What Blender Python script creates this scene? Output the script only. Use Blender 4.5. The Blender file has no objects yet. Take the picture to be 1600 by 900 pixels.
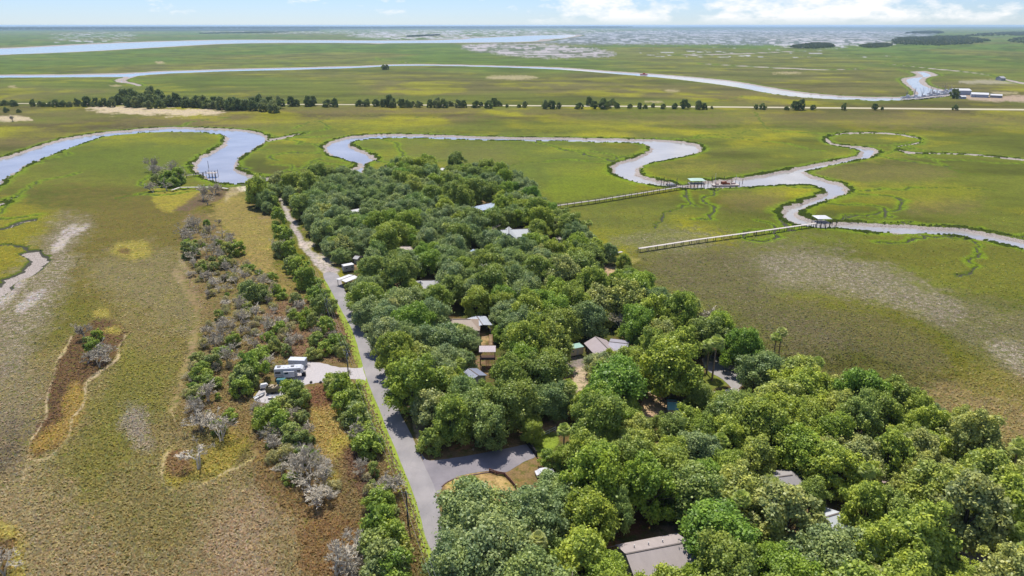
import bpy, math, random
import numpy as np
from mathutils import Vector, Matrix, Euler

random.seed(7); rng = np.random.default_rng(7)
S = bpy.context.scene
COL = S.collection
R = math.radians

# ---------------------------------------------------------------- camera
H = 100.0; F = 1067.0; PITCH = math.atan(411.0 / F)
cam = bpy.data.cameras.new("camera"); co = bpy.data.objects.new("camera", cam); COL.objects.link(co)
co.location = (0, 0, H); co.rotation_euler = (math.pi / 2 - PITCH, 0, 0)
cam.sensor_width = 36; cam.lens = 36 * F / 1600; cam.clip_start = 1; cam.clip_end = 300000
S.camera = co
# ---------------------------------------------------------------- sun, sky, exposure
SUN_AZ = R(-16); SUN_EL = R(62)
sd = bpy.data.lights.new("sun", 'SUN'); sd.energy = 4.3; sd.angle = R(0.5); sd.color = (1, 0.95, 0.87)
so = bpy.data.objects.new("sun", sd); COL.objects.link(so)
sdir = Vector((math.sin(SUN_AZ) * math.cos(SUN_EL), math.cos(SUN_AZ) * math.cos(SUN_EL), math.sin(SUN_EL)))
so.rotation_euler = sdir.to_track_quat('Z', 'Y').to_euler()
W = bpy.data.worlds.new("World"); S.world = W; W.use_nodes = True
nt = W.node_tree; nt.nodes.clear()
def N(t, **k):
    n = nt.nodes.new(t)
    for a, b in k.items():
        setattr(n, a, b)
    return n
def wmath(op, a, b=None, c=None, clamp=False):
    n = N('ShaderNodeMath', operation=op, use_clamp=clamp)
    for i, v in enumerate((a, b, c)):
        if v is None: continue
        if isinstance(v, (int, float)): n.inputs[i].default_value = v
        else: nt.links.new(v, n.inputs[i])
    return n.outputs[0]
out = N('ShaderNodeOutputWorld')
sky = N('ShaderNodeTexSky', sky_type='NISHITA', sun_disc=False, sun_elevation=SUN_EL, sun_rotation=SUN_AZ,
        altitude=100, air_density=1.0, dust_density=0.0, ozone_density=2.5)
tc = N('ShaderNodeTexCoord'); sep = N('ShaderNodeSeparateXYZ'); nt.links.new(tc.outputs['Generated'], sep.inputs[0])
mp = N('ShaderNodeMapping'); mp.inputs['Scale'].default_value = (15, 15, 38); nt.links.new(tc.outputs['Generated'], mp.inputs[0])
nz = N('ShaderNodeTexNoise'); nz.inputs['Scale'].default_value = 1.0; nz.inputs['Detail'].default_value = 9; nz.inputs['Roughness'].default_value = .62
nt.links.new(mp.outputs[0], nz.inputs['Vector'])
# more cloud to the right of the middle, none at the far left
azw = wmath('MULTIPLY', wmath('SMOOTH_MIN', wmath('MULTIPLY_ADD', sep.outputs['X'], 5.0, 0.35), 1.0, .2),
            wmath('SMOOTH_MIN', wmath('MULTIPLY_ADD', sep.outputs['X'], -3.5, 2.4), 1.0, .2))
azw = wmath('MAXIMUM', azw, 0.0)
m = wmath('MULTIPLY_ADD', azw, 0.2, nz.outputs['Fac'])
mask = wmath('MULTIPLY', wmath('SUBTRACT', m, 0.60), 6.5, clamp=True)
mask = wmath('MULTIPLY', mask, wmath('MULTIPLY', wmath('SUBTRACT', sep.outputs['Z'], 0.0), 90, clamp=True))
b1 = N('ShaderNodeBackground'); b1.inputs[1].default_value = 0.070
hs = N('ShaderNodeMix', data_type='RGBA', blend_type='MULTIPLY'); hs.inputs[0].default_value = 1
hs.inputs[7].default_value = (0.76, 0.96, 1.46, 1)
nt.links.new(sky.outputs[0], hs.inputs[6]); nt.links.new(hs.outputs[2], b1.inputs[0])
b2 = N('ShaderNodeBackground'); b2.inputs[0].default_value = (1.0, 1.0, 1.0, 1); b2.inputs[1].default_value = 0.78
mx = N('ShaderNodeMixShader'); nt.links.new(mask, mx.inputs[0]); nt.links.new(b1.outputs[0], mx.inputs[1]); nt.links.new(b2.outputs[0], mx.inputs[2])
nt.links.new(mx.outputs[0], out.inputs[0])
S.view_settings.view_transform = 'Standard'; S.view_settings.look = 'None'
S.view_settings.exposure = 0.44; S.view_settings.gamma = 1.0; S.view_settings.use_curve_mapping = False
S.render.engine = 'CYCLES'
S.cycles.max_bounces = 6; S.cycles.diffuse_bounces = 3; S.cycles.transparent_max_bounces = 4; S.cycles.volume_bounces = 1

# ---------------------------------------------------------------- photo point <-> ground
cp, sp = math.cos(PITCH), math.sin(PITCH)
def G(px, py, z=0.0):
    xc = (px - 800) / F; yc = (450 - py) / F
    dy = cp + yc * sp; dz = -sp + yc * cp
    t = (z - H) / dz
    return Vector((xc * t, dy * t, z))
def P(x, y, z=0.0):
    d = y * cp - (z - H) * sp; u = y * sp + (z - H) * cp
    return 800 + F * x / d, 450 - F * u / d
def lin(c):
    c = np.array(c, float) / 255
    return np.where(c <= .04045, c / 12.92, ((c + .055) / 1.055) ** 2.4)
KALB = 0.66
def alb(*c): return lin(c) * KALB
def dens(pts, n=4, closed=True):
    "Catmull-Rom refinement of a polyline"
    p = np.array(pts, float); m = len(p); outp = []
    rngi = range(m) if closed else range(m - 1)
    for i in rngi:
        if closed: a, b, c, d = p[(i - 1) % m], p[i], p[(i + 1) % m], p[(i + 2) % m]
        else: a, b, c, d = p[max(i - 1, 0)], p[i], p[i + 1], p[min(i + 2, m - 1)]
        for k in range(n):
            t = k / n
            outp.append(.5 * ((2 * b) + (-a + c) * t + (2 * a - 5 * b + 4 * c - d) * t * t + (-a + 3 * b - 3 * c + d) * t ** 3))
    if not closed: outp.append(p[-1])
    return np.array(outp)
def seg_dist(X, Y, poly, closed=True):
    D = np.full(X.shape, 1e18); n = len(poly)
    for i in range(n if closed else n - 1):
        ax, ay = poly[i][:2]; bx, by = poly[(i + 1) % n][:2]
        dx, dy = bx - ax, by - ay; L = dx * dx + dy * dy + 1e-12
        t = np.clip(((X - ax) * dx + (Y - ay) * dy) / L, 0, 1)
        D = np.minimum(D, (X - ax - t * dx) ** 2 + (Y - ay - t * dy) ** 2)
    return np.sqrt(D)
def inside(X, Y, poly):
    r = np.zeros(X.shape, bool); n = len(poly)
    for i in range(n):
        ax, ay = poly[i][:2]; bx, by = poly[(i + 1) % n][:2]
        if ay == by: continue
        c = ((ay > Y) != (by > Y)) & (X < (bx - ax) * (Y - ay) / (by - ay) + ax)
        r ^= c
    return r
def sdf_into(field, X, Y, poly, margin):
    "union: positive outside, negative inside"
    poly = np.asarray(poly)
    bb = (X > poly[:, 0].min() - margin) & (X < poly[:, 0].max() + margin) & (Y > poly[:, 1].min() - margin) & (Y < poly[:, 1].max() + margin)
    idx = np.nonzero(bb)[0]
    if not len(idx): return
    x, y = X[idx], Y[idx]
    d = seg_dist(x, y, poly); d = np.where(inside(x, y, poly), -d, d)
    field[idx] = np.minimum(field[idx], d)
def line_into(field, X, Y, pts, w, margin):
    poly = np.asarray(pts)
    bb = (X > poly[:, 0].min() - margin) & (X < poly[:, 0].max() + margin) & (Y > poly[:, 1].min() - margin) & (Y < poly[:, 1].max() + margin)
    idx = np.nonzero(bb)[0]
    if not len(idx): return
    d = seg_dist(X[idx], Y[idx], poly, closed=False) - w / 2
    field[idx] = np.minimum(field[idx], d)
def hash2(i, j, s):
    v = np.sin(i * 127.1 + j * 311.7 + s * 74.7) * 43758.5453
    return v - np.floor(v)
def vnoise(x, y, s=0):
    i = np.floor(x); j = np.floor(y); f = x - i; g = y - j
    f = f * f * (3 - 2 * f); g = g * g * (3 - 2 * g)
    a = hash2(i, j, s); b = hash2(i + 1, j, s); c = hash2(i, j + 1, s); d = hash2(i + 1, j + 1, s)
    return a + (b - a) * f + (c - a) * g + (a - b - c + d) * f * g
def fbm(x, y, s=0, o=4):
    t = 0; a = .5; n = 0
    for k in range(o):
        t = t + a * vnoise(x, y, s + k); n += a; a *= .5; x = x * 2.03 + 17; y = y * 2.03 - 9
    return t / n

# ---------------------------------------------------------------- materials
def new_mat(name):
    m = bpy.data.materials.new(name); m.use_nodes = True; t = m.node_tree; t.nodes.clear()
    o = t.nodes.new('ShaderNodeOutputMaterial'); b = t.nodes.new('ShaderNodeBsdfPrincipled')
    t.links.new(b.outputs[0], o.inputs[0])
    return m, t, b
def nd(t, ty, **k):
    n = t.nodes.new(ty)
    for a, b in k.items(): setattr(n, a, b)
    return n
def tnoise(t, scale, detail=3, rough=.55, coord='Object', stretch=None, dim=None):
    c = nd(t, 'ShaderNodeTexCoord'); n = nd(t, 'ShaderNodeTexNoise')
    n.inputs['Scale'].default_value = scale; n.inputs['Detail'].default_value = detail; n.inputs['Roughness'].default_value = rough
    v = c.outputs[coord]
    if stretch:
        mp = nd(t, 'ShaderNodeMapping'); mp.inputs['Scale'].default_value = stretch; t.links.new(v, mp.inputs[0]); v = mp.outputs[0]
    t.links.new(v, n.inputs['Vector'])
    return n.outputs['Fac']
def mth(t, op, a, b=None, c=None, clamp=False):
    n = nd(t, 'ShaderNodeMath', operation=op, use_clamp=clamp)
    for i, v in enumerate((a, b, c)):
        if v is None: continue
        if isinstance(v, (int, float)): n.inputs[i].default_value = v
        else: t.links.new(v, n.inputs[i])
    return n.outputs[0]
def mixc(t, f, a, b, blend='MIX'):
    n = nd(t, 'ShaderNodeMix', data_type='RGBA', blend_type=blend)
    for i, v in ((0, f), (6, a), (7, b)):
        if isinstance(v, (int, float)): n.inputs[i].default_value = v
        elif isinstance(v, (tuple, list, np.ndarray)): n.inputs[i].default_value = (float(v[0]), float(v[1]), float(v[2]), 1)
        else: t.links.new(v, n.inputs[i])
    return n.outputs[2]
def ramp(t, f, stops):
    n = nd(t, 'ShaderNodeValToRGB'); e = n.color_ramp.elements
    while len(e) < len(stops): e.new(.5)
    for i, (p, c) in enumerate(stops):
        e[i].position = p; e[i].color = (float(c[0]), float(c[1]), float(c[2]), 1)
    t.links.new(f, n.inputs[0]); return n.outputs[0]
MATS = {}
def mat(name, srgb, rough=.8, var=.25, scale=1.5, metal=0, k=KALB, stretch=None, bump=0, spec=.3):
    if name in MATS: return MATS[name]
    m, t, b = new_mat(name); c = lin(srgb) * k
    f = tnoise(t, scale, 5, .65, stretch=stretch)
    f2 = tnoise(t, scale * 7, 3, .6)
    f = mth(t, 'MULTIPLY_ADD', f2, .35, mth(t, 'MULTIPLY', f, .65))
    t.links.new(ramp(t, f, [(.3, c * (1 - var)), (.7, np.minimum(c * (1 + var), .9))]), b.inputs['Base Color'])
    b.inputs['Roughness'].default_value = rough; b.inputs['Metallic'].default_value = metal
    b.inputs['Specular IOR Level'].default_value = spec
    if bump:
        bp = nd(t, 'ShaderNodeBump'); bp.inputs['Strength'].default_value = bump; bp.inputs['Distance'].default_value = .1
        t.links.new(f, bp.inputs['Height']); t.links.new(bp.outputs[0], b.inputs['Normal'])
    MATS[name] = m; return m

# ---------------------------------------------------------------- mesh building
def link(o, parent=None):
    COL.objects.link(o)
    if parent is not None: o.parent = parent
    return o
def raw_mesh(name, V, Fc, mat_=None, smooth=False):
    "V (n,3) array, Fc (m,k) array of equal-size faces"
    me = bpy.data.meshes.new(name); V = np.asarray(V, np.float32); Fc = np.asarray(Fc, np.int32)
    m, k = Fc.shape
    me.vertices.add(len(V)); me.vertices.foreach_set('co', V.ravel())
    me.loops.add(m * k); me.loops.foreach_set('vertex_index', Fc.ravel())
    me.polygons.add(m); me.polygons.foreach_set('loop_start', np.arange(0, m * k, k, dtype=np.int32))
    me.polygons.foreach_set('loop_total', np.full(m, k, np.int32))
    me.polygons.foreach_set('use_smooth', np.full(m, smooth, bool))
    me.update(calc_edges=True)
    if mat_: me.materials.append(mat_)
    return me
class MB:
    def __init__(s): s.v = []; s.f = []
    def add(s, vs, fs):
        o = len(s.v); s.v += [tuple(v) for v in vs]; s.f += [tuple(i + o for i in f) for f in fs]; return s
    def box(s, c, d, rz=0):
        x, y, z = d[0] / 2, d[1] / 2, d[2] / 2; ca, sa = math.cos(rz), math.sin(rz); vs = []
        for k in (-z, z):
            for i, j in ((-x, -y), (x, -y), (x, y), (-x, y)):
                vs.append((c[0] + i * ca - j * sa, c[1] + i * sa + j * ca, c[2] + k))
        return s.add(vs, [(3, 2, 1, 0), (4, 5, 6, 7), (0, 1, 5, 4), (1, 2, 6, 5), (2, 3, 7, 6), (3, 0, 4, 7)])
    def tube(s, p, q, r0, r1=None, n=6):
        r1 = r0 if r1 is None else r1; p = Vector(p); q = Vector(q); d = (q - p)
        if d.length < 1e-6: return s
        d.normalize(); a = d.orthogonal().normalized(); b = d.cross(a); vs = []
        for c, r in ((p, r0), (q, r1)):
            for i in range(n):
                t = 2 * math.pi * i / n; vs.append(c + (a * math.cos(t) + b * math.sin(t)) * r)
        fs = [(i, (i + 1) % n, n + (i + 1) % n, n + i) for i in range(n)] + [tuple(range(n))[::-1], tuple(range(n, 2 * n))]
        return s.add(vs, fs)
    def beam(s, p, q, w, h):
        "box-section bar from p to q, top surface through p,q"
        p = Vector(p); q = Vector(q); d = (q - p).normalized(); sd_ = d.cross(Vector((0, 0, 1)))
        sd_ = sd_.normalized() * w / 2 if sd_.length > 1e-4 else Vector((w / 2, 0, 0)); up = sd_.normalized().cross(d).normalized() * h
        vs = [p - sd_ - up, p + sd_ - up, p + sd_, p - sd_, q - sd_ - up, q + sd_ - up, q + sd_, q - sd_]
        return s.add(vs, [(0, 1, 2, 3), (7, 6, 5, 4), (0, 4, 5, 1), (1, 5, 6, 2), (2, 6, 7, 3), (3, 7, 4, 0)])
    def build(s, name, m, parent=None, smooth=False, loc=None):
        me = bpy.data.meshes.new(name); me.from_pydata([tuple(v) for v in s.v], [], s.f); me.update()
        if smooth: me.polygons.foreach_set('use_smooth', np.ones(len(me.polygons), bool))
        if m: me.materials.append(m)
        o = bpy.data.objects.new(name, me); link(o, parent)
        if loc is not None: o.location = loc
        return o
def tag(o, label=None, cat=None, group=None, kind=None):
    for k, v in (('label', label), ('category', cat), ('group', group), ('kind', kind)):
        if v: o[k] = v
    return o
def thing(name, label, cat, loc, rz=0, group=None):
    o = bpy.data.objects.new(name, None); link(o); o.location = loc; o.rotation_euler = (0, 0, rz); o.empty_display_size = .5
    return tag(o, label, cat, group)
def sheet(name, pts, z, m, jitter=0, label=None):
    p = dens(pts, 5)
    V = [G(a, b) for a, b in p]; V = [Vector((v.x + random.uniform(-jitter, jitter), v.y + random.uniform(-jitter, jitter), z)) for v in V]
    mb = MB(); n = len(V)
    mb.add(V, [tuple(range(n))])
    mb.add([v - Vector((0, 0, .15)) for v in V], []); mb.f += [(i, i + n, (i + 1) % n + n, (i + 1) % n) for i in range(n)]
    o = mb.build(name, m); o['kind'] = 'structure'; return o
# ---------------------------------------------------------------- ground: one sheet to the horizon, creeks cut into it
pys = np.concatenate([np.arange(40.9, 60, .32), np.arange(60, 1010, 1.05), np.arange(1010, 2600, 60)])
rr = H / np.tan(PITCH + np.arctan((pys - 450) / F))
azs = np.radians(np.concatenate([np.linspace(-80, -46.5, 40), np.arange(-46, 46, .075), np.linspace(46.5, 80, 40)]))
nr, na = len(rr), len(azs)
RR, AA = np.meshgrid(rr, azs, indexing='ij')
GX = (RR * np.sin(AA)).ravel(); GY = (RR * np.cos(AA)).ravel(); GR = RR.ravel()
PX, PY = P(GX, GY, 0.0)
def W2(pts): return np.array([tuple(G(a, b))[:2] for a, b in pts])
def hstream(pts):
    d = dens([p[:2] for p in pts], 4, False); w = np.interp(np.linspace(0, len(pts) - 1, len(d)), range(len(pts)), [p[2] for p in pts])
    return [(a, b - c / 2) for (a, b), c in zip(d, w)] + [(a, b + c / 2) for (a, b), c in list(zip(d, w))[::-1]]
CREEKS = {
 'left_loop': [(-60,262),(0,245),(40,232),(90,217),(150,207),(200,202),(260,198),(330,199),(385,202),(412,207),(421,216),(405,229),(385,241),(374,252),(376,262),(388,269),(405,273),(428,276),(440,281),(425,284),(400,284),(385,287),(335,286),(318,279),(302,269),(297,256),(308,245),(328,235),(345,224),(349,214),(338,209),(300,206),(240,206),(190,210),(160,214),(130,224),(95,237),(60,250),(35,265),(12,281),(0,291),(-60,320)],
 'mid_loop': [(430,276),(470,290),(520,292),(560,285),(575,258),(590,247),(577,237),(560,230),(552,222),(580,217),(640,215.5),(700,217),(760,219),(830,220),(900,221),(960,222.5),(1000,224),(1012,230),(1005,238),(985,246),(962,253),(951,261),(955,270),(975,280),(1010,288),(1045,293),(1080,295),(1120,294),(1160,292.5),(1200,290),(1250,289),(1275,292),(1284,298),(1270,306),(1240,315),(1219,324),(1216,335),(1228,345),(1250,353),(1300,357),(1350,362),(1400,364),(1450,366),(1500,369),(1540,375),(1580,385),(1620,393),(1680,400),(1680,385),(1620,376),(1560,364),(1520,357),(1460,351),(1400,348),(1340,345),(1290,344),(1270,340),(1258,334),(1263,325),(1290,315),(1318,306),(1330,298),(1320,287),(1290,278),(1263,270),(1275,265),(1300,258),(1330,252),(1362,246),(1376,238),(1368,231),(1345,228),(1320,226),(1304,223),(1298,218),(1290,213),(1284,217),(1293,224),(1312,229),(1335,233),(1342,239),(1325,245),(1290,252),(1245,260),(1200,269),(1160,275),(1120,280),(1100,280),(1075,288),(1050,283),(1020,277),(1003,270),(1004,262),(1020,255),(1060,247),(1088,240),(1101,233),(1092,225),(1060,219),(1000,216.5),(920,214.5),(840,213.5),(760,212.5),(680,209.5),(600,208.5),(545,212),(515,220),(503,230),(511,242),(538,250),(556,256),(540,266),(500,276),(460,272)],
 'ring': hstream([(1290,214,3),(1310,209,3),(1350,207,2.4),(1400,209,2.4),(1436,216,3),(1440,222,3),(1415,226,3),(1400,231,4),(1412,236,4),(1440,239,2.5),(1500,240,2.5),(1560,245,3),(1640,254,4)]),
 'side': hstream([(418,219,5),(440,215,4),(465,210,2.4),(482,206,1.5)]),
 'far_creek': hstream([(-60,119,5),(0,118.5,5),(100,118,5),(180,117,6),(215,115.5,6),(250,113,5),(330,110,4),(450,107,4),(560,104,3.5),(625,101,3),(700,101.5,2.6),(800,104,3),(880,107,4),(960,113,4.5),(1040,119,6),(1100,125,8),(1150,131,10),(1200,140,11),(1250,147,9),(1300,151,6.5),(1350,153,5),(1400,153,5),(1440,152,6)]),
 'branch': [(185,118),(188,121),(176,124),(178,128),(195,130),(212,134),(225,134),(218,130),(203,127),(205,123),(222,117)],
 'fork': hstream([(632,101,3),(625,97,2),(640,98,1.5)]),
 'marina_basin': [(1403,109),(1420,111),(1450,110.5),(1471,117),(1455,121),(1450,128),(1462,136),(1482,140),(1500,143),(1490,149),(1450,154),(1400,156.5),(1350,157),(1345,152),(1402,151.5),(1424,147),(1420,139),(1406,128),(1406,122),(1427,118),(1420,113)],
 'marina_tail': hstream([(1380,99,1.6),(1410,102,1.4),(1460,107.5,2.2),(1500,111,2),(1545,117,2.4),(1570,124,4),(1610,132,5)]),
 'thin1': hstream([(1090,99,1),(1180,104,1.6),(1240,107,1.8),(1300,108.5,1.5),(1350,107,1)]),
 'thin2': hstream([(1050,86,1.2),(1150,84,2),(1220,81,2),(1260,80,1)]),
 'river': [(-80,77),(0,74.5),(150,67),(330,62),(500,62),(640,62.5),(760,58),(830,55),(915,54.5),(880,61),(860,64.5),(780,66.5),(600,67.5),(400,67.5),(260,74),(140,80.5),(0,86),(-80,90)],
 'river_pocket': hstream([(570,68,1),(600,67,3),(625,66,2)]),
 'pond': hstream([(588,91,1.5),(594,93,2.5),(598,92,1)]),
 'left_inlet': hstream([(-20,322,7),(5,318,5),(20,311,7),(28,307,4)]),
}
NARROW = [  # narrow tidal cuts: points, width in metres, closed to water or not
 ([(0,341),(25,340),(45,337),(62,335)], 2.4), ([(-10,360),(15,355),(32,347),(53,342)], 4),
 ([(0,383),(12,383),(30,384),(45,387),(50,397),(62,402)], 3), ([(48,396),(62,402),(58,412),(45,423),(25,433),(10,445),(-5,462)], 9),
 ([(1068,294),(1069,303),(1072,311),(1080,317),(1088,322)], 1.7), ([(1078,316),(1062,325),(1045,330),(1036,335),(1034,344),(1027,350),(1025,357)], 1.6),
 ([(460,200),(475,194),(482,191),(500,189),(521,184)], 2), ([(410,150),(440,146),(475,146),(484,142)], 2.2),
 ([(1180,175),(1200,200),(1230,206),(1290,208)], 1.6), ([(1440,240),(1500,268),(1560,275),(1620,280)], 1.2),
 ([(650,183),(720,184),(760,180),(820,179)], 2.0), ([(760,193),(772,189)], 2), ([(1120,157),(1150,153),(1160,150)], 2),
]
sdf = np.full(GX.shape, 60.0)
wx = GX + 3.2 * (fbm(GX * .16, GY * .16, 3, 3) - .5) * 2; wy = GY + 3.2 * (fbm(GX * .16, GY * .16, 9, 3) - .5) * 2
for k, pl in CREEKS.items():
    p = W2(pl if k in ('ring','side','far_creek','fork','marina_tail','thin1','thin2','river_pocket','pond','left_inlet') else dens(pl, 4))
    sdf_into(sdf, wx, wy, p, 45)
gw = np.random.default_rng(12); cand_ = np.nonzero((sdf > 1) & (sdf < 5) & (GR > 230) & (GR < 1100) & (PX > 0) & (PX < 1600))[0]; WALK = []
for q in gw.choice(cand_, 46):
    x, y = GX[q], GY[q]; h = gw.uniform(0, 6.28); pts = [(x, y)]
    for k in range(int(gw.integers(6, 14))): h += gw.normal(0, .55); x += 7 * math.cos(h) * (1 + GR[q] / 900); y += 7 * math.sin(h) * (1 + GR[q] / 900); pts.append((x, y))
    WALK.append((pts, gw.uniform(1.0, 1.7) * (1 + GR[q] / 1200)))
nsd = np.full(GX.shape, 60.0)
for pts, w in WALK: line_into(nsd, wx, wy, dens(pts, 3, False), w, 16)
for pl, w in NARROW:
    line_into(nsd, wx, wy, W2(dens(pl, 4, False)), w, 25)
dr = np.gradient(rr); DR = np.repeat(np.abs(dr), na)
bw = np.maximum(9.5 - 3.5 * np.clip((sdf + 60) / 1e9, 0, 0), 1.3 * DR); Z = None
def sstep(x): x = np.clip(x, 0, 1); return x * x * (3 - 2 * x)
Z = -2.3 * sstep(-sdf / bw + .12) - np.where(sdf > 0, 1.0, 0) * .9 * sstep(-nsd / np.maximum(1.5, .8 * DR) + .25) * (nsd < 2)
Z = np.minimum(Z, 0)
# colour of the land (albedo)
BRIGHT = alb(150,146,30); MID = alb(110,116,38); OLIVE = alb(114,102,60); BROWN = alb(146,126,80); GREYM = alb(140,128,100)
n1 = fbm(GX * .006, GY * .006, 1, 5); n2 = fbm(GX * .022, GY * .022, 5, 5); n3 = fbm(GX * .0016, GY * .0016, 11, 4)
def mixv(a, b, t): t = np.clip(t, 0, 1)[:, None]; return a * (1 - t) + b * t
C_ = mixv(np.tile(MID, (len(GX), 1)), OLIVE, (n1 * .6 + n3 * .4 - .5) * 7 + .25)
C_ = mixv(C_, BRIGHT, (n2 * .55 + n1 * .45 - .53) * 8)
far = sstep((175 - PY) / 110)                      # far marsh greener and duller
C_ = mixv(C_, mixv(np.tile(alb(90,124,48), (len(GX), 1)), alb(116,124,60), (n3 - .5) * 7 + .3), far * .75)
n4 = fbm(GX * .011, GY * .03, 15, 4); C_ = C_ * np.clip(1 + (n4 - .5) * 1.5, .68, 1.2)[:, None]
SPK = np.zeros(len(GX)); DRY = np.zeros(len(GX))
FA = fbm(GX * .07, GY * .07, 21, 4) - .5; FB = fbm(GX * .07, GY * .07, 31, 4) - .5
TA = fbm(GX * .25, GY * .25, 41, 2) - .5; TB = fbm(GX * .25, GY * .25, 51, 2) - .5; TW = .55 + .9 * fbm(GX * .12, GY * .12, 61, 2)
FN = fbm(GX * .45, GY * .45, 71, 4) - .5; FM = fbm(GX * .11, GY * .11, 81, 3) - .5
def wgt(poly, soft, warp=6, smooth=True):
    poly = dens(poly, 4) if smooth else np.array(poly, float); f = np.full(GX.shape, 1e3)
    X = PX + warp * 2 * FA; Y = PY + warp * FB
    sdf_into(f, X, Y, poly, soft * 2 + 8); w = np.clip(.5 - f / (soft * 1.6), 0, 1); i = np.nonzero(w > 0)[0]; w[i] = sstep(w[i] * 1.1 + (FN[i] * 1.5 + FM[i] * .8) * (1.15 - w[i]) * np.minimum(1, w[i] * 8)); return w
def paint(poly, c, soft=10, k=1.0, warp=6, dry=None, spk=None):
    global C_, SPK, DRY
    w = wgt(poly, soft, warp) * k; i = np.nonzero(w > 0)[0]; w = w[i]
    if c is not None: C_[i] = mixv(C_[i], np.array(c), w)
    if spk is not None: SPK[i] = SPK[i] * (1 - w) + spk * w
def ell(cx, cy, a, b, n=10, rot=0):
    return [(cx + a * math.cos(t) * math.cos(rot) - b * math.sin(t) * math.sin(rot), cy + a * math.cos(t) * math.sin(rot) + b * math.sin(t) * math.cos(rot)) for t in [2 * math.pi * i / n for i in range(n)]]
TRM = np.zeros(len(GX))
def trail(pts, c, w=1.6, k=1.0, wobble=3):
    global C_
    f = np.full(GX.shape, 1e3); X = PX + wobble * TA; Y = PY + wobble * .6 * TB
    line_into(f, X, Y, dens(pts, 4, False), 0, 14)
    ww = w * 1.15 * TW * (1 + FM * 1.6); w = np.clip(1.25 - f / ww, 0, 1) * k * np.clip(.9 + FM * 1.8 + FN * .6, .35, 1); i = np.nonzero(w > 0)[0]; C_[i] = mixv(C_[i], np.array(c), w[i]); TRM[i] = np.maximum(TRM[i], w[i] * (w.max() > .0) * (k > .5))
SANDC = alb(222,202,170); PALE = alb(205,188,160); MUD = alb(196,182,174); YEL = alb(166,152,70); DKBR = alb(112,86,58); RUST = alb(134,104,74); LAWN = alb(144,164,62); LITTER = alb(138,112,84)
# left foreground: olive to brown, dull
paint([(-80,330),(60,330),(150,300),(260,300),(330,330),(330,420),(330,560),(380,680),(450,760),(560,900),(560,1020),(-80,1020)], alb(122,108,52), 70, .9, 20)
paint([(-80,560),(60,520),(220,480),(300,560),(300,640),(380,760),(480,800),(520,1020),(-80,1020)], alb(142,128,80), 90, .9, 20)
paint([(-60,690),(120,720),(230,760),(330,800),(420,860),(380,1000),(100,1000),(-60,900)], alb(148,132,94), 70, .8, 30)
paint([(-60,740),(120,700),(330,700),(480,790),(560,900),(560,1020),(-60,1020)], alb(152,138,96), 60, .6, 30)
paint([(180,540),(270,570),(250,640),(200,720),(130,760),(120,700),(160,620)], alb(124,122,44), 40, .7, 14)
paint([(60,700),(200,690),(300,760),(340,830),(240,880),(130,800)], alb(130,122,52), 60, .5, 30)
paint([(0,450),(70,450),(160,480),(90,530),(40,560),(10,570)], alb(112,110,38), 30, .7, 12)
paint([(380,780),(430,790),(420,860),(430,930),(330,900),(330,820)], alb(164,144,116), 50, .6, 16)
paint([(196,640),(222,640),(240,690),(222,700),(190,670)], alb(150,138,122), 16, .8, 8)
paint([(-20,660),(30,650),(40,690),(20,740),(-20,740)], alb(112,100,80), 30, .7)
paint([(-60,322),(60,325),(90,345),(60,380),(40,430),(0,450),(-60,460)], alb(144,138,34), 16, .8, 8); paint([(-60,380),(10,388),(48,396),(50,402),(10,410),(-60,440)], alb(150,138,40), 6, .5, 6)
# pale speckled flats
paint([(-60,560),(-60,470),(20,430),(60,380),(95,345),(140,350),(120,385),(110,430),(90,480),(50,540),(10,590)], GREYM, 26, .8, 14, spk=.46)
paint([(-60,600),(-20,520),(40,540),(60,600),(40,660),(-20,690)], GREYM, 40, .6, 14, spk=.3)
paint([(150,405),(260,390),(300,430),(310,500),(290,520),(200,470),(150,440)], alb(142,130,92), 30, .7, 12, spk=.16)
paint([(1150,390),(1260,385),(1360,410),(1460,455),(1620,500),(1640,640),(1540,560),(1440,500),(1330,470),(1220,465),(1140,430)], alb(124,116,82), 30, .8, 20, spk=.3)
paint([(1000,395),(1130,380),(1220,470),(1330,520),(1260,560),(1160,500),(1050,460)], alb(112,104,70), 40, .9, 20, spk=.22)
paint([(1500,590),(1640,600),(1700,720),(1560,690),(1440,620)], alb(150,132,84), 30, .8, 12)
paint([(1250,455),(1390,470),(1480,530),(1600,600),(1640,640),(1500,600),(1400,560),(1310,510),(1230,480)], alb(126,122,30), 24, .55, 20)
paint([(860,330),(1030,310),(1060,370),(1000,392),(930,370)], alb(112,116,48), 30, .7, 12, spk=.12)
paint([(960,370),(1060,358),(1120,375),(1060,392),(990,388)], alb(128,124,88), 14, .6, 10, spk=.4)
paint([(1380,355),(1640,375),(1680,470),(1500,450),(1350,400)], alb(122,118,44), 30, .5, 20)
paint([(570,225),(800,225),(940,228),(935,262),(880,300),(780,280),(640,250)], alb(114,132,50), 30, .6, 14)
paint([(640,232),(760,228),(800,250),(720,256)], alb(122,120,62), 24, .7, 10)
paint([(860,285),(960,262),(1000,300),(900,316),(860,308)], alb(128,142,30), 16, .7, 8)
paint([(120,215),(300,212),(330,222),(270,262),(230,280),(90,260),(100,235)], alb(108,124,40), 24, .6, 10)
for e in [(1310,185,260,10),(1500,190,160,8),(1060,188,70,5),(930,183,60,4),(620,170,120,4),(90,178,90,6),(1110,262,70,6),(1370,270,120,14),(1180,315,50,12),(300,192,120,6),(1480,320,60,10)]:
    paint(ell(*e), alb(132,116,74), 14, .5, 14)
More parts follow.
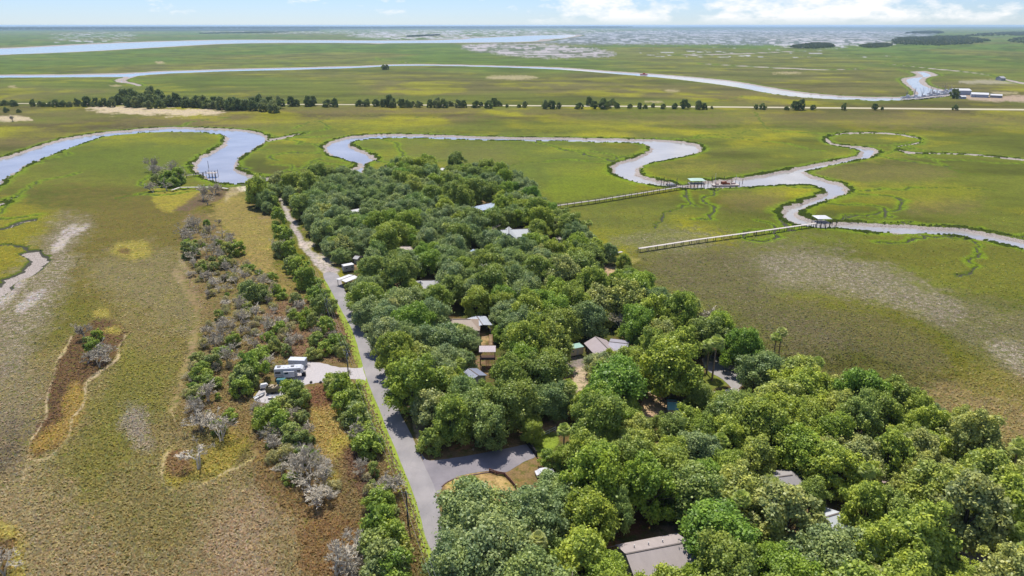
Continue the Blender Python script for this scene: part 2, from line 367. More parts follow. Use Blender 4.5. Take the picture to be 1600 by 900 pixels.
for e in [(1120,212,25,4),(1350,240,60,5),(1560,180,50,3),(1160,206,30,3),(520,190,80,5),(620,200,90,5),(900,200,80,5),(40,210,60,5),(460,250,40,8),(1440,300,90,14),(1080,265,60,4),(300,220,60,4)]:
    paint(ell(*e), alb(154,154,34), 12, .45, 14)
# small dune island and wrack trails at left
paint([(150,500),(190,512),(192,545),(168,570),(135,602),(127,640),(100,690),(62,714),(44,702),(60,670),(76,640),(78,600),(92,565),(108,530)], DKBR, 6, .95, 5)
paint([(112,600),(132,612),(128,640),(100,688),(60,712),(46,702),(70,672),(100,655)], alb(162,138,66), 10, .85, 8)
paint(ell(175,516,14,6), YEL, 5, .9, 3); paint(ell(158,488,13,7,rot=-.2), YEL, 5, .9, 3); paint(ell(195,422,1,1), YEL, 1, 0)
paint(ell(207,391,30,13,rot=-.05), YEL, 9, .9, 4); paint(ell(195,392,9,5), DKBR, 4, .8, 2)
paint([(-30,826),(24,826),(34,850),(40,900),(44,960),(-30,960)], YEL, 8, .9, 6); paint([(-30,846),(12,845),(28,838),(24,858),(10,905),(-30,905)], DKBR, 8, .8, 8)
paint([(258,706),(276,700),(300,712),(330,700),(345,640),(370,636),(402,636),(392,680),(360,730),(320,750),(280,762),(262,745)], alb(154,142,52), 10, .8, 8)
paint([(262,706),(290,706),(300,735),(280,745),(262,735)], RUST, 8, .8, 6)
T = alb(200,180,142)
trail([(112,525),(103,545),(90,562),(88,568),(85,585),(78,605),(73,628),(73,650),(60,672),(47,690),(43,715),(39,740),(33,758)], T)
trail([(196,525),(186,545),(184,560),(165,575),(145,590),(134,603),(134,620),(126,640),(113,655),(109,678),(92,700),(72,716),(50,719),(43,708)], T, 2.0)
trail([(88,568),(62,574),(40,580)], T, 1, .6); trail([(268,640),(272,655),(283,674)], T, 1.2, .8)
trail([(273,700),(263,706),(256,720),(254,740),(258,756),(275,768),(300,763),(330,751),(350,739),(375,729),(395,716),(402,705)], alb(190,172,128), 2.4)
trail([(418,768),(438,795),(452,806),(475,812),(510,805),(522,800)], alb(192,172,136), 1.8, .8); trail([(522,804),(480,815),(464,835),(462,860),(466,890)], alb(178,156,124), 1.8, .7)
trail([(275,425),(290,450),(308,480),(305,520),(300,545),(285,590),(268,640)], alb(182,158,120), 6, .55)
trail([(280,400),(300,440),(315,480)], alb(190,170,140), 5, .4)
# scrub strip left of the road
paint([(285,345),(340,340),(360,372),(400,400),(450,425),(500,430),(560,560),(600,670),(640,740),(660,900),(560,930),(520,900),(510,840),(440,780),(400,690),(300,660),(285,600),(320,540),(300,450)], alb(140,118,80), 16, .75, 10)
paint([(360,300),(420,330),(430,380),(425,420),(440,450),(400,440),(370,395),(345,350),(330,320)], alb(166,146,84), 14, .8, 10)
paint([(430,470),(500,465),(540,500),(545,560),(480,560),(420,545),(400,510)], alb(136,106,82), 12, .8, 10)
paint([(484,602),(520,600),(545,615),(530,640),(500,645),(482,630)], alb(134,98,70), 8, .9, 6)
paint([(484,640),(520,640),(545,660),(545,700),(510,720),(490,690)], alb(166,146,78), 10, .85, 8)
paint([(515,690),(545,682),(548,700),(522,712)], YEL, 6, .9, 5); paint([(520,735),(530,745),(528,760),(518,765)], YEL, 5, .8, 4)
paint([(540,700),(580,720),(585,760),(575,790),(560,760),(545,740)], alb(120,92,70), 10, .85, 8)
paint([(400,690),(430,700),(480,770),(530,770),(530,790),(470,805),(430,790),(400,740)], alb(138,116,70), 10, .9, 10)
paint([(470,812),(520,808),(575,815),(570,860),(530,900),(470,900),(462,860)], alb(140,112,66), 10, .8, 10)
paint([(240,292),(330,298),(350,300),(300,312),(275,330),(250,325),(240,310)], alb(174,160,62), 6, .8, 5)
paint([(308,305),(340,295),(356,300),(345,312),(318,320),(290,330),(270,328),(290,318)], alb(120,98,78), 4, .9, 4)
paint([(-10,183),(25,181),(50,187),(0,189)], SANDC, 2, .9, 5); paint([(140,168),(170,165),(250,170),(345,172),(342,178),(290,181),(200,178),(150,174)], SANDC, 3, .95, 12)
paint([(370,290),(392,291),(390,297),(376,298)], alb(236,226,205), 2, 1, 2); paint([(362,292),(385,292),(366,305),(350,315)], T, 3, .6, 4)
paint([(80,388),(92,374),(112,360),(136,352),(134,358),(112,370),(98,388),(84,394)], MUD, 5, .9, 4); paint(ell(108,358,14,3,rot=-.5), MUD, 4, .9, 4); paint(ell(90,382,10,4,rot=-.4), MUD, 4, .8, 4)
paint([(0,465),(20,440),(40,430),(30,450),(5,480)], MUD, 8, .7, 6); paint([(25,480),(45,462),(70,455),(60,470),(30,488)], MUD, 6, .7, 6)
for e in [(800,121,40,3),(1050,142,12,1.5),(1020,159,14,1.2),(1230,114,22,1.4),(250,98,8,1.4),(20,135,6,1.6),(180,134,8,1),(1570,145,20,1.5),(1420,30,1,.1)]:
    paint(ell(*e), alb(186,172,130), 2, .9, 3)
paint(ell(1548,128,50,3), alb(200,190,170), 2, .6, 3)
paint([(1500,148),(1560,150),(1660,149),(1660,159),(1560,158),(1520,156)], alb(196,172,152), 2, .95, 3)
# forest floor
FOREST = [(396,305),(440,300),(470,296),(560,288),(600,280),(650,270),(700,272),(760,280),(800,292),(830,312),(850,338),(880,362),(905,385),(935,402),(965,415),(1000,440),(1025,470),(1060,495),(1100,512),(1140,530),(1190,555),(1240,590),(1300,615),(1380,630),(1440,650),(1490,680),(1540,715),(1600,745),(1720,810),(1720,1020),(700,1020),(700,900),(695,850),(708,800),(690,775),(700,757),(740,748),(790,742),(835,722),(838,700),(800,694),(740,704),(690,712),(660,700),(650,680),(640,655),(622,625),(600,580),(584,545),(567,510),(548,470),(540,440),(545,420),(510,400),(492,370),(474,345),(455,318),(440,300),(420,335),(400,325)]
paint(FOREST, alb(120,98,70), 14, .95, 8)
n5 = fbm(GX * .09, GY * .09, 77, 3); wf = wgt(FOREST, 14)
C_ = mixv(C_, alb(196,164,128), wf * np.clip((n5 - .60) * 7, 0, .7)); C_ = mixv(C_, alb(86,98,44), wf * np.clip((.46 - n5) * 9, 0, .8))
TAN = alb(214,182,146)
paint([(1200,400),(1330,405),(1420,440),(1500,470),(1490,500),(1400,480),(1300,450),(1210,440)], alb(140,130,104), 18, .7, 20, spk=.38); paint([(1540,535),(1620,545),(1640,590),(1580,575)], alb(150,140,110), 12, .7, 10, spk=.45)
paint([(1240,470),(1400,500),(1480,560),(1440,580),(1330,545),(1250,520)], alb(112,102,72), 20, .6, 16, spk=.2)
paint([(640,690),(840,680),(850,760),(800,830),(700,830),(660,760)], alb(150,124,86), 10, .9, 6)
for e in [([(940,420),(970,416),(972,428),(955,438),(940,434)], TAN), ([(868,368),(886,372),(892,384),(872,382)], alb(190,184,178)), ([(898,568),(915,572),(918,600),(905,615),(897,600)], alb(212,190,160)),
          ([(1008,595),(1040,600),(1045,650),(1020,665),(1000,650),(1010,620)], TAN), ([(850,662),(880,655),(882,672),(850,680),(838,672)], TAN), ([(1125,552),(1150,565),(1190,590),(1180,605),(1160,580),(1130,560)], alb(214,170,136)),
          ([(838,680),(868,676),(872,695),(850,715),(836,705)], LAWN), ([(968,518),(985,512),(990,528),(975,530)], TAN), ([(1000,480),(1012,482),(1010,492)], TAN),
          ([(700,745),(735,738),(770,742),(800,760),(805,800),(780,800),(740,770),(700,765)], alb(206,176,116)), ([(1365,670),(1385,672),(1385,690),(1370,688)], TAN), ([(1222,610),(1250,612),(1245,628),(1225,626)], TAN),
          ([(700,700),(735,688),(740,700),(712,706)], alb(190,140,100)), ([(810,300),(815,302),(812,308)], TAN), ([(975,400),(1000,405),(990,412),(975,410)], alb(160,150,80)),
          ([(1500,850),(1540,855),(1545,885),(1510,880)], alb(204,182,170)), ([(728,600),(760,606),(770,625),(735,625)], TAN), ([(645,660),(665,665),(665,690),(652,690)], TAN), ([(1270,655),(1300,650),(1300,672),(1280,668)], alb(196,160,130)),
          ([(1118,560),(1100,590),(1100,612),(1140,600),(1130,590)], alb(130,140,60)), ([(880,556),(905,556),(915,570),(890,575)], alb(150,140,130)), ([(905,500),(925,505),(915,520),(905,515)], TAN), ([(860,600),(890,610),(880,650),(850,640)], alb(140,120,90)),
          ([(960,840),(985,880),(960,890),(945,860)], alb(150,110,80)), ([(1000,780),(1020,790),(1010,830),(960,835),(980,800)], alb(120,84,60))]:
    paint(e[0], e[1], 4, .95, 4)
# sandy stretch of the road in the trees, verges
SANDY_OLD = [(430,296),(440,304),(447,316),(452,330),(462,346),(472,362),(480,380),(492,392),(500,402),(512,412),(528,418),(540,415),(536,424),(525,432),(508,432),(500,420),(488,408),(478,394),(468,378),(460,362),(450,345),(442,328),(434,312)]
SANDY = [(432,297),(440,306),(446,318),(452,332),(461,347),(469,361),(477,378),(489,392),(500,403),(512,413),(526,419),(530,424),(522,432),(508,431),(499,419),(486,406),(476,392),(467,376),(459,360),(451,345),(444,330),(437,314)]
paint(SANDY, alb(196,184,176), 3, 1, 5); paint(ell(508,406,16,9), alb(216,202,190), 6, .9, 8); paint(ell(480,382,12,5), alb(222,206,192), 4, .9, 4)
# far mud flats: pale speckle
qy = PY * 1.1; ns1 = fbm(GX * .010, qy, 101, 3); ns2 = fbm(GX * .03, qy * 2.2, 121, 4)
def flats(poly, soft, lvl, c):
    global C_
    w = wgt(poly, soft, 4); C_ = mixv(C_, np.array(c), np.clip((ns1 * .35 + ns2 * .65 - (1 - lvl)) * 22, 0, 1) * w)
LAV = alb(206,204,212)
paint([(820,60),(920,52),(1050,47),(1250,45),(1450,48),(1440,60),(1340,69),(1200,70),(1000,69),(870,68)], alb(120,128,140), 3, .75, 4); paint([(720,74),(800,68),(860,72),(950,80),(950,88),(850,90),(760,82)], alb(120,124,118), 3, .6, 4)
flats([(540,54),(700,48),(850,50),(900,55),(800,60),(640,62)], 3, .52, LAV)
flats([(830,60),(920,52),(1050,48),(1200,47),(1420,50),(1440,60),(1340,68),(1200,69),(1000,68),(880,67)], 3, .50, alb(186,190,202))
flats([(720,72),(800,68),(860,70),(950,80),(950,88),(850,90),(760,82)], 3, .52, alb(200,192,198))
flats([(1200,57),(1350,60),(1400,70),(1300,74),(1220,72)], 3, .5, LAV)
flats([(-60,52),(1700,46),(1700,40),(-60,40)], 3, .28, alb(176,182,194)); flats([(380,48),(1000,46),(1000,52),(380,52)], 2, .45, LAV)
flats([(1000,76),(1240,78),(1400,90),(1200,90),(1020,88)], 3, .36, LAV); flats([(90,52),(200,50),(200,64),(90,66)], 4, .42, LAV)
# distant wooded land on the horizon
ledge = 3.0 * (fbm(GX * .0006, GY * .0006, 131, 3) - .5)
wood = np.clip((48.8 - (PX > 500) * 2.5 - (PX > 800) * 1.5 - PY + ledge) * .8, 0, 1) * (PX < 1700); C_ = mixv(C_, alb(28,48,44), wood * .97)
# lush tall grass on creek banks
edge = np.clip(1 - np.minimum(sdf, nsd * 2) / (5 + 3 * n2), 0, 1) * (sdf > -3) * (sdf < 50) * (PY > 85)
C_ = mixv(C_, alb(128,156,22), np.clip(edge * 1.3, 0, 1) * .75)
V = np.stack([GX, GY, Z], 1)
ii = (np.arange(nr - 1)[:, None] * na + np.arange(na - 1)[None, :]).ravel()
me = raw_mesh('marsh_ground', V, np.stack([ii, ii + 1, ii + na + 1, ii + na], 1), None, True)
# rows run from far to near: flip so that the normals point up
a = me.attributes.new('col', 'FLOAT_COLOR', 'POINT'); a.data.foreach_set('color', np.concatenate([C_, np.ones((len(C_), 1))], 1).astype(np.float32).ravel())
for nm, arr in (('spk', SPK), ('cut', sdf), ('cutn', nsd)):
    a = me.attributes.new(nm, 'FLOAT', 'POINT'); a.data.foreach_set('value', arr.astype(np.float32))
ground = link(bpy.data.objects.new('marsh_ground', me)); ground['kind'] = 'structure'
gm, t, b = new_mat('marsh'); me.materials.append(gm)
ac = nd(t, 'ShaderNodeAttribute', attribute_name='col').outputs['Color']
ak = nd(t, 'ShaderNodeAttribute', attribute_name='spk').outputs['Fac']
ad = nd(t, 'ShaderNodeAttribute', attribute_name='cut').outputs['Fac']
f1 = tnoise(t, 2.0, 4, .7); f2 = tnoise(t, .13, 5, .6); f3 = tnoise(t, .55, 5, .65); f4 = tnoise(t, 3.2, 2, .6)
br = mth(t, 'MULTIPLY_ADD', f1, 1.4, mth(t, 'MULTIPLY_ADD', f3, .9, -.17))
c = mixc(t, 1.0, ac, ramp(t, mth(t, 'MULTIPLY', br, .5), [(.22, (.36, .37, .38)), (.5, (.98, .98, .98)), (.8, (1.7, 1.66, 1.62))]), 'MULTIPLY')
c = mixc(t, 1.0, c, ramp(t, f2, [(.32, (.86, .80, .86)), (.5, (1, 1, 1)), (.68, (1.1, 1.12, .82))]), 'MULTIPLY')
sp_ = mth(t, 'MULTIPLY', mth(t, 'SUBTRACT', mth(t, 'ADD', mth(t, 'MULTIPLY_ADD', f1, .55, mth(t, 'MULTIPLY', f3, .45)), mth(t, 'MULTIPLY', ak, .34)), .64), 9, clamp=True)
sp_ = mth(t, 'MULTIPLY', sp_, mth(t, 'GREATER_THAN', ak, .01))
c = mixc(t, sp_, c, alb(214,200,188))
geo = nd(t, 'ShaderNodeNewGeometry'); sx = nd(t, 'ShaderNodeSeparateXYZ'); t.links.new(geo.outputs['Position'], sx.inputs[0])
zz = mth(t, 'ADD', sx.outputs['Z'], mth(t, 'MULTIPLY_ADD', f3, .9, -.45))
an_ = nd(t, 'ShaderNodeAttribute', attribute_name='cutn').outputs['Fac']
mudc = mixc(t, mth(t, 'MULTIPLY', mth(t, 'SUBTRACT', f1, .5), 9, clamp=True), alb(196,184,174), alb(120,108,96))
mudc = mixc(t, mth(t, 'MULTIPLY', mth(t, 'MULTIPLY', mth(t, 'LESS_THAN', an_, 1.5), mth(t, 'GREATER_THAN', an_, -1.6)), mth(t, 'GREATER_THAN', ad, .5)), mudc, alb(84,84,70))
c = mixc(t, mth(t, 'MULTIPLY', zz, -5.0, clamp=True), c, alb(96,112,30))  # upper bank face painted dark green for the shade among the grass stems
c = mixc(t, mth(t, 'MULTIPLY', mth(t, 'ADD', zz, .38), -6, clamp=True), c, mudc)
t.links.new(c, b.inputs['Base Color']); b.inputs['Roughness'].default_value = .95; b.inputs['Specular IOR Level'].default_value = .08
bp = nd(t, 'ShaderNodeBump'); bp.inputs['Strength'].default_value = .8; bp.inputs['Distance'].default_value = .35
t.links.new(mth(t, 'MULTIPLY_ADD', f1, .7, f3), bp.inputs['Height']); t.links.new(bp.outputs[0], b.inputs['Normal'])
# water
wm_, t, b = new_mat('tidal_water')
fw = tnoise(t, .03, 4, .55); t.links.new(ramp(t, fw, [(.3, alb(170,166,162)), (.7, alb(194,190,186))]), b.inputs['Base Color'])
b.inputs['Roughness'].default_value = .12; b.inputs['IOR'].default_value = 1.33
bp = nd(t, 'ShaderNodeBump'); bp.inputs['Strength'].default_value = .25; bp.inputs['Distance'].default_value = .1
t.links.new(tnoise(t, 1.1, 3, .5, stretch=(1, .4, 1)), bp.inputs['Height']); t.links.new(bp.outputs[0], b.inputs['Normal'])
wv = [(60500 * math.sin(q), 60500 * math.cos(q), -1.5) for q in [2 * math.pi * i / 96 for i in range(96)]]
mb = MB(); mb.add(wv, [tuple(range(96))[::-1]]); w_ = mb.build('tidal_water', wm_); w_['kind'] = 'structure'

gi = np.nonzero((sdf > -1.2) & (sdf < .8) & (GR < 1250) & (GR > 120) & (PX > -80) & (PX < 1700))[0]; gg = np.random.default_rng(5); gi = gg.choice(gi, 13000, p=(lambda w: w / w.sum())(GR[gi] ** 1.2 * np.clip((fbm(GX[gi] * .05, GY[gi] * .05, 91, 2) - .38) * 5, .05, 1)))
bx = GX[gi] + gg.normal(0, .6, len(gi)); by = GY[gi] + gg.normal(0, .6, len(gi)); hh0 = gg.uniform(.35, .95, len(gi))
VV = []; an = gg.uniform(0, 3.14, len(gi)); wd = gg.uniform(.4, .9, len(gi))
for sgn in (0, 1.57):
    c_, s_ = np.cos(an + sgn) * wd, np.sin(an + sgn) * wd; z0 = np.minimum(Z[gi], 0) - .2
    VV.append(np.stack([np.stack([bx - c_, by - s_, z0], 1), np.stack([bx + c_, by + s_, z0], 1), np.stack([bx + c_ * .8, by + s_ * .8, z0 + hh0 * .85], 1), np.stack([bx - c_ * .7, by - s_ * .7, z0 + hh0 * 1.1], 1)], 1).reshape(-1, 3))
VV = np.concatenate(VV); BG = raw_mesh('bank_grass', VV, np.arange(len(VV)).reshape(-1, 4), mat('bank_grass', (166,178,76), .95, .3, .3, k=.8)); o = link(bpy.data.objects.new('bank_grass', BG)); o['kind'] = 'stuff'; o['label'] = 'tall green grass fringing the creek banks'; o['category'] = 'grass'
# marsh grass: leaning tufts over the near flats, each the colour of the land it stands on
NOG = np.full(GX.shape, 60.0)
for pl in ([(505,426),(515,450),(532,482),(550,515),(568,575),(578,605),(605,672),(630,732),(650,782),(664,835),(700,960),(760,960),(698,850),(680,765),(642,678),(625,645),(612,605),(600,575),(572,525),(560,500),(537,450),(528,424)], [(395,605),(440,575),(465,560),(530,570),(572,573),(575,596),(500,600),(460,615),(440,628),(400,630)], SANDY, [(655,695),(668,706),(700,714),(760,705),(838,690),(880,665),(890,700),(850,760),(800,830),(700,840),(670,770)], [(1095,552),(1130,556),(1195,600),(1165,630),(1105,620)], [(1355,730),(1398,730),(1398,760),(1355,760)], [(1500,842),(1548,842),(1548,890),(1500,890)]): sdf_into(NOG, GX, GY, W2(pl), 5)
ok = (PY > 330) & (PY < 960) & (PX > -60) & (PX < 1660) & (Z > -.05) & (wf < .3) & (NOG > 1.2) & (C_[:, 0] < .36) & (TRM < .22)
gi = np.nonzero(ok)[0]; pw = np.clip((PY[gi] - 300) / 300, .12, 1) ; gi = gg.choice(gi, 125000, p=pw / pw.sum()); m_ = len(gi)
bx = GX[gi] + gg.normal(0, .5, m_); by = GY[gi] + gg.normal(0, .5, m_); az_ = gg.uniform(0, 6.283, m_); sz_ = gg.uniform(.10, .26, m_) * (1 + GR[gi] / 500); hg = gg.uniform(.12, .42, m_) * np.clip(1.25 - 1.1 * SPK[gi], .5, 1.2); ln = gg.uniform(.4, 1.4, m_) * hg
ux, uy = np.cos(az_) * sz_, np.sin(az_) * sz_; lx_, ly_ = -np.sin(az_) * ln, np.cos(az_) * ln
VV = np.stack([np.stack([bx - ux, by - uy, az_ * 0], 1), np.stack([bx + ux, by + uy, az_ * 0], 1), np.stack([bx + ux * .7 + lx_, by + uy * .7 + ly_, hg], 1), np.stack([bx - ux * .5 + lx_ * .8, by - uy * .5 + ly_ * .8, hg * 1.1], 1)], 1).reshape(-1, 3)
mg = raw_mesh('marsh_grass', VV, np.arange(len(VV)).reshape(-1, 4)); cg = C_[gi]; cg = cg * .82 + cg.mean(1)[:, None] * .18; cc = cg * np.clip(gg.normal(3.0, .36, m_), 1.8, 4.2)[:, None] * np.stack([1 + gg.normal(0, .07, m_), np.ones(m_), 1 + gg.normal(0, .1, m_)], 1); cc = np.clip(cc, 0, .75)
a = mg.attributes.new('col', 'FLOAT_COLOR', 'FACE'); a.data.foreach_set('color', np.concatenate([cc, np.ones((m_, 1))], 1).astype(np.float32).ravel())
gm2 = bpy.data.materials.new('marsh_grass'); gm2.use_nodes = True; t = gm2.node_tree; t.nodes.clear(); o = nd(t, 'ShaderNodeOutputMaterial'); at_ = nd(t, 'ShaderNodeAttribute', attribute_name='col'); d = nd(t, 'ShaderNodeBsdfDiffuse'); tr = nd(t, 'ShaderNodeBsdfTranslucent'); mx = nd(t, 'ShaderNodeMixShader'); mx.inputs[0].default_value = .5
for q in (d, tr): t.links.new(at_.outputs['Color'], q.inputs[0])
t.links.new(d.outputs[0], mx.inputs[1]); t.links.new(tr.outputs[0], mx.inputs[2]); t.links.new(mx.outputs[0], o.inputs[0]); mg.materials.append(gm2)
o = link(bpy.data.objects.new('marsh_grass', mg)); o['kind'] = 'stuff'; o['label'] = 'short marsh grass covering the flats'; o['category'] = 'grass'
# ---------------------------------------------------------------- haze over the whole marsh
hb = MB(); hb.box((0, 0, (103 - 3.2) / 2), (124000, 124000, 103 + 3.2)); ho = hb.build('haze', None)
hm = bpy.data.materials.new('haze'); hm.use_nodes = True; t = hm.node_tree; t.nodes.clear()
o = nd(t, 'ShaderNodeOutputMaterial'); v = nd(t, 'ShaderNodeVolumePrincipled'); t.links.new(v.outputs[0], o.inputs['Volume'])
v.inputs['Color'].default_value = (.56, .76, 1.0, 1); v.inputs['Density'].default_value = 0.000034; v.inputs['Anisotropy'].default_value = .2
ho.data.materials.append(hm); ho['kind'] = 'stuff'

# ---------------------------------------------------------------- trees: prototypes
def leaf_mat(name, stops, lum=1.0, trans=.34):
    "foliage: colour varies per tree (object random) and per leaf clump"
    m = bpy.data.materials.new(name); m.use_nodes = True; t = m.node_tree; t.nodes.clear()
    o = nd(t, 'ShaderNodeOutputMaterial'); oi = nd(t, 'ShaderNodeObjectInfo'); at = nd(t, 'ShaderNodeAttribute', attribute_name='lv')
    c = ramp(t, oi.outputs['Random'], [(p, np.array(x)) for p, x in stops])
    sp_ = nd(t, 'ShaderNodeSeparateXYZ'); t.links.new(at.outputs['Vector'], sp_.inputs[0])
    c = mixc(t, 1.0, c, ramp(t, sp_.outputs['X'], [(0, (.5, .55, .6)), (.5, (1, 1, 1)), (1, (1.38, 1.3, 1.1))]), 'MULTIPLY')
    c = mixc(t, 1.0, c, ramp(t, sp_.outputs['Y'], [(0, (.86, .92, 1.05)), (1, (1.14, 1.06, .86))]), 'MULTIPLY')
    d = nd(t, 'ShaderNodeBsdfDiffuse'); tr = nd(t, 'ShaderNodeBsdfTranslucent'); mx = nd(t, 'ShaderNodeMixShader'); mx.inputs[0].default_value = trans
    t.links.new(c, d.inputs[0]); t.links.new(c, tr.inputs[0]); t.links.new(d.outputs[0], mx.inputs[1]); t.links.new(tr.outputs[0], mx.inputs[2])
    gl = nd(t, 'ShaderNodeBsdfGlossy'); gl.inputs['Roughness'].default_value = .45; gl.inputs[0].default_value = (1, 1, 1, 1); m2 = nd(t, 'ShaderNodeMixShader'); m2.inputs[0].default_value = .018
    t.links.new(mx.outputs[0], m2.inputs[1]); t.links.new(gl.outputs[0], m2.inputs[2]); t.links.new(m2.outputs[0], o.inputs[0])
    return m
def L(*c): return lin((c[0] + 8, c[1] + 4, c[2] - 4)) * 1.5
LM = {
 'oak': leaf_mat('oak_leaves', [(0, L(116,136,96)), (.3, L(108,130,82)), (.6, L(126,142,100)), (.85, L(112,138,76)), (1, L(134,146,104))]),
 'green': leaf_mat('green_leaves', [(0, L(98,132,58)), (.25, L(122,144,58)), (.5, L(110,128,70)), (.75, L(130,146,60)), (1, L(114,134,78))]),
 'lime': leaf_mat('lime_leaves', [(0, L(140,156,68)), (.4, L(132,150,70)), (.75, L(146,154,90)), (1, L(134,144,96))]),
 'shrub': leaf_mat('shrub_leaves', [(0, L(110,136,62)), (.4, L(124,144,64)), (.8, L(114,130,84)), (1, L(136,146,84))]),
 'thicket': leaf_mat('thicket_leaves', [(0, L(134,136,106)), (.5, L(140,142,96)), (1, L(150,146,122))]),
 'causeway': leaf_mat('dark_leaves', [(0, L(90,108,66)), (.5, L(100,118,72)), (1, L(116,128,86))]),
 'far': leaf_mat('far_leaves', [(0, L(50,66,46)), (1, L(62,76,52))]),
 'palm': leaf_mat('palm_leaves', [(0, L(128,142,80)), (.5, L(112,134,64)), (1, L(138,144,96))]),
 'brown': leaf_mat('dry_leaves', [(0, L(150,118,84)), (1, L(170,140,100))], 1, .1),
 'twig': leaf_mat('bleached_wood', [(0, L(142,140,136)), (.5, L(124,122,118)), (1, L(156,154,150))], 1, 0),
}
bark = mat('bark', (112,98,84), .95, .3, 3); bark2 = mat('palm_bark', (150,132,112), .95, .3, 3)
def attr_lv(me, lv):
    a = me.attributes.new('lv', 'FLOAT_VECTOR', 'FACE'); a.data.foreach_set('vector', np.stack([lv[:, 0], lv[:, 1], lv[:, 0] * 0], 1).astype(np.float32).ravel())
def leaf_quads(c, nrm, size, g):
    n = len(c); t1 = np.cross(nrm, g.normal(size=(n, 3))); t1 /= np.linalg.norm(t1, axis=1)[:, None] + 1e-9; t2 = np.cross(nrm, t1)
    s = size[:, None]; k = g.uniform(.55, 1.0, (n, 4, 1)); V = np.stack([c + t1 * s * k[:, 0], c + t2 * s * k[:, 1], c - t1 * s * k[:, 2], c - t2 * s * k[:, 3]], 1).reshape(-1, 3)
    return V, np.arange(4 * n).reshape(n, 4)
def crown_mesh(name, Rr, Ht, base, nl, nq, ls, seed, m, flat=.8, lob=(.15, .31), spread=.78, drop=.7, zk=.5):
    g = np.random.default_rng(seed)
    a = g.uniform(0, 6.283, nl); q = np.sqrt((np.arange(nl) + .5) / nl); a = np.arange(nl) * 2.39996 + g.normal(0, .35, nl)
    ex = 1 + .28 * np.sin(a * 2 + seed) + .18 * np.sin(a * 3 + seed * 2)
    rho = Rr * spread * q * ex * g.uniform(.8, 1.18, nl)
    lr = Rr * g.uniform(lob[0], lob[1], nl) * (1.1 - .3 * q)
    top = base + (Ht - base) * (.30 + .62 * np.sqrt(np.clip(1 - (q * .97) ** 2, 0, 1))) + g.normal(0, (Ht - base) * .10, nl)
    lc = np.stack([rho * np.cos(a), rho * np.sin(a), top - lr * .55], 1)
    ns = max(5, int(nl * .55)); a2 = g.uniform(0, 6.283) + np.arange(ns) * 6.283 / ns + g.normal(0, .2, ns); r2 = Rr * spread * g.uniform(.72, 1.02, ns) * (1 + .22 * np.sin(a2 * 2 + seed))
    l2 = Rr * g.uniform(lob[0], lob[1], ns) * .85; z2 = base * .75 + (Ht - base) * g.uniform(.06, .42, ns); lc = np.concatenate([lc, np.stack([r2 * np.cos(a2), r2 * np.sin(a2), np.maximum(z2, l2 * .6)], 1)]); lr = np.concatenate([lr, l2]); nl += ns; nq = int(nq * 1.4)
    w = lr ** 2; w /= w.sum(); li = g.choice(nl, nq, p=w)
    d = g.normal(size=(nq, 3)); d /= np.linalg.norm(d, axis=1)[:, None]; d[:, 2] = np.where(d[:, 2] < -drop, -d[:, 2], d[:, 2])
    lump = 1 + .16 * np.sin(d[:, 0] * 5 + li) * np.sin(d[:, 1] * 6 + li * 2) * np.sin(d[:, 2] * 5 + li * 3)
    rad = lr[li] * (g.beta(4, 1.5, nq) * 1.18) * lump; c = lc[li] + d * rad[:, None] * np.array([1, 1, flat]) + g.normal(size=(nq, 3)) * np.where(g.random(nq) < .28, .07 * Rr, .022 * Rr)[:, None]
    keep = np.ones(nq, bool)
    for k in range(nl):
        e = (c - lc[k]) / np.array([1, 1, flat]); dd = np.einsum('ij,ij->i', e, e); keep &= (dd > (lr[k] * .62) ** 2) | (li == k) & (g.random(nq) < .5)
    c = c[keep]; d = d[keep]; li = li[keep]; n = len(c)
    nrm = d * .75 + g.normal(size=(n, 3)) * .62 + np.array([0, 0, .3]); nrm /= np.linalg.norm(nrm, axis=1)[:, None]
    V, Fc = leaf_quads(c, nrm, ls * g.uniform(.6, 1.25, n), g)
    me = raw_mesh(name, V, Fc, m)
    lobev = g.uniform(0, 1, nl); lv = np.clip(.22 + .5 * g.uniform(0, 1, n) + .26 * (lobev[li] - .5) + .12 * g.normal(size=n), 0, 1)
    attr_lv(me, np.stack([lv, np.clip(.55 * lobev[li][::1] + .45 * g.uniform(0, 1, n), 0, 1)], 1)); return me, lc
def trunk_mesh(lc, base, r, seed, m, limbs=9):
    g = random.Random(seed); mb = MB(); fork = Vector((g.uniform(-.3, .3), g.uniform(-.3, .3), base * .75)); mb.tube((0, 0, -.3), fork, r * 1.25, r * .85, 8)
    idx = list(range(len(lc))); g.shuffle(idx)
    for k in idx[:limbs]:
        e = Vector(lc[k]); mid = fork.lerp(e, .5) + Vector((g.uniform(-.4, .4), g.uniform(-.4, .4), g.uniform(-.2, .7)))
        mb.tube(fork, mid, r * .55, r * .33, 5); mb.tube(mid, e, r * .33, r * .1, 5)
    me = bpy.data.meshes.new('trunk'); me.from_pydata(mb.v, [], mb.f); me.materials.append(m); return me
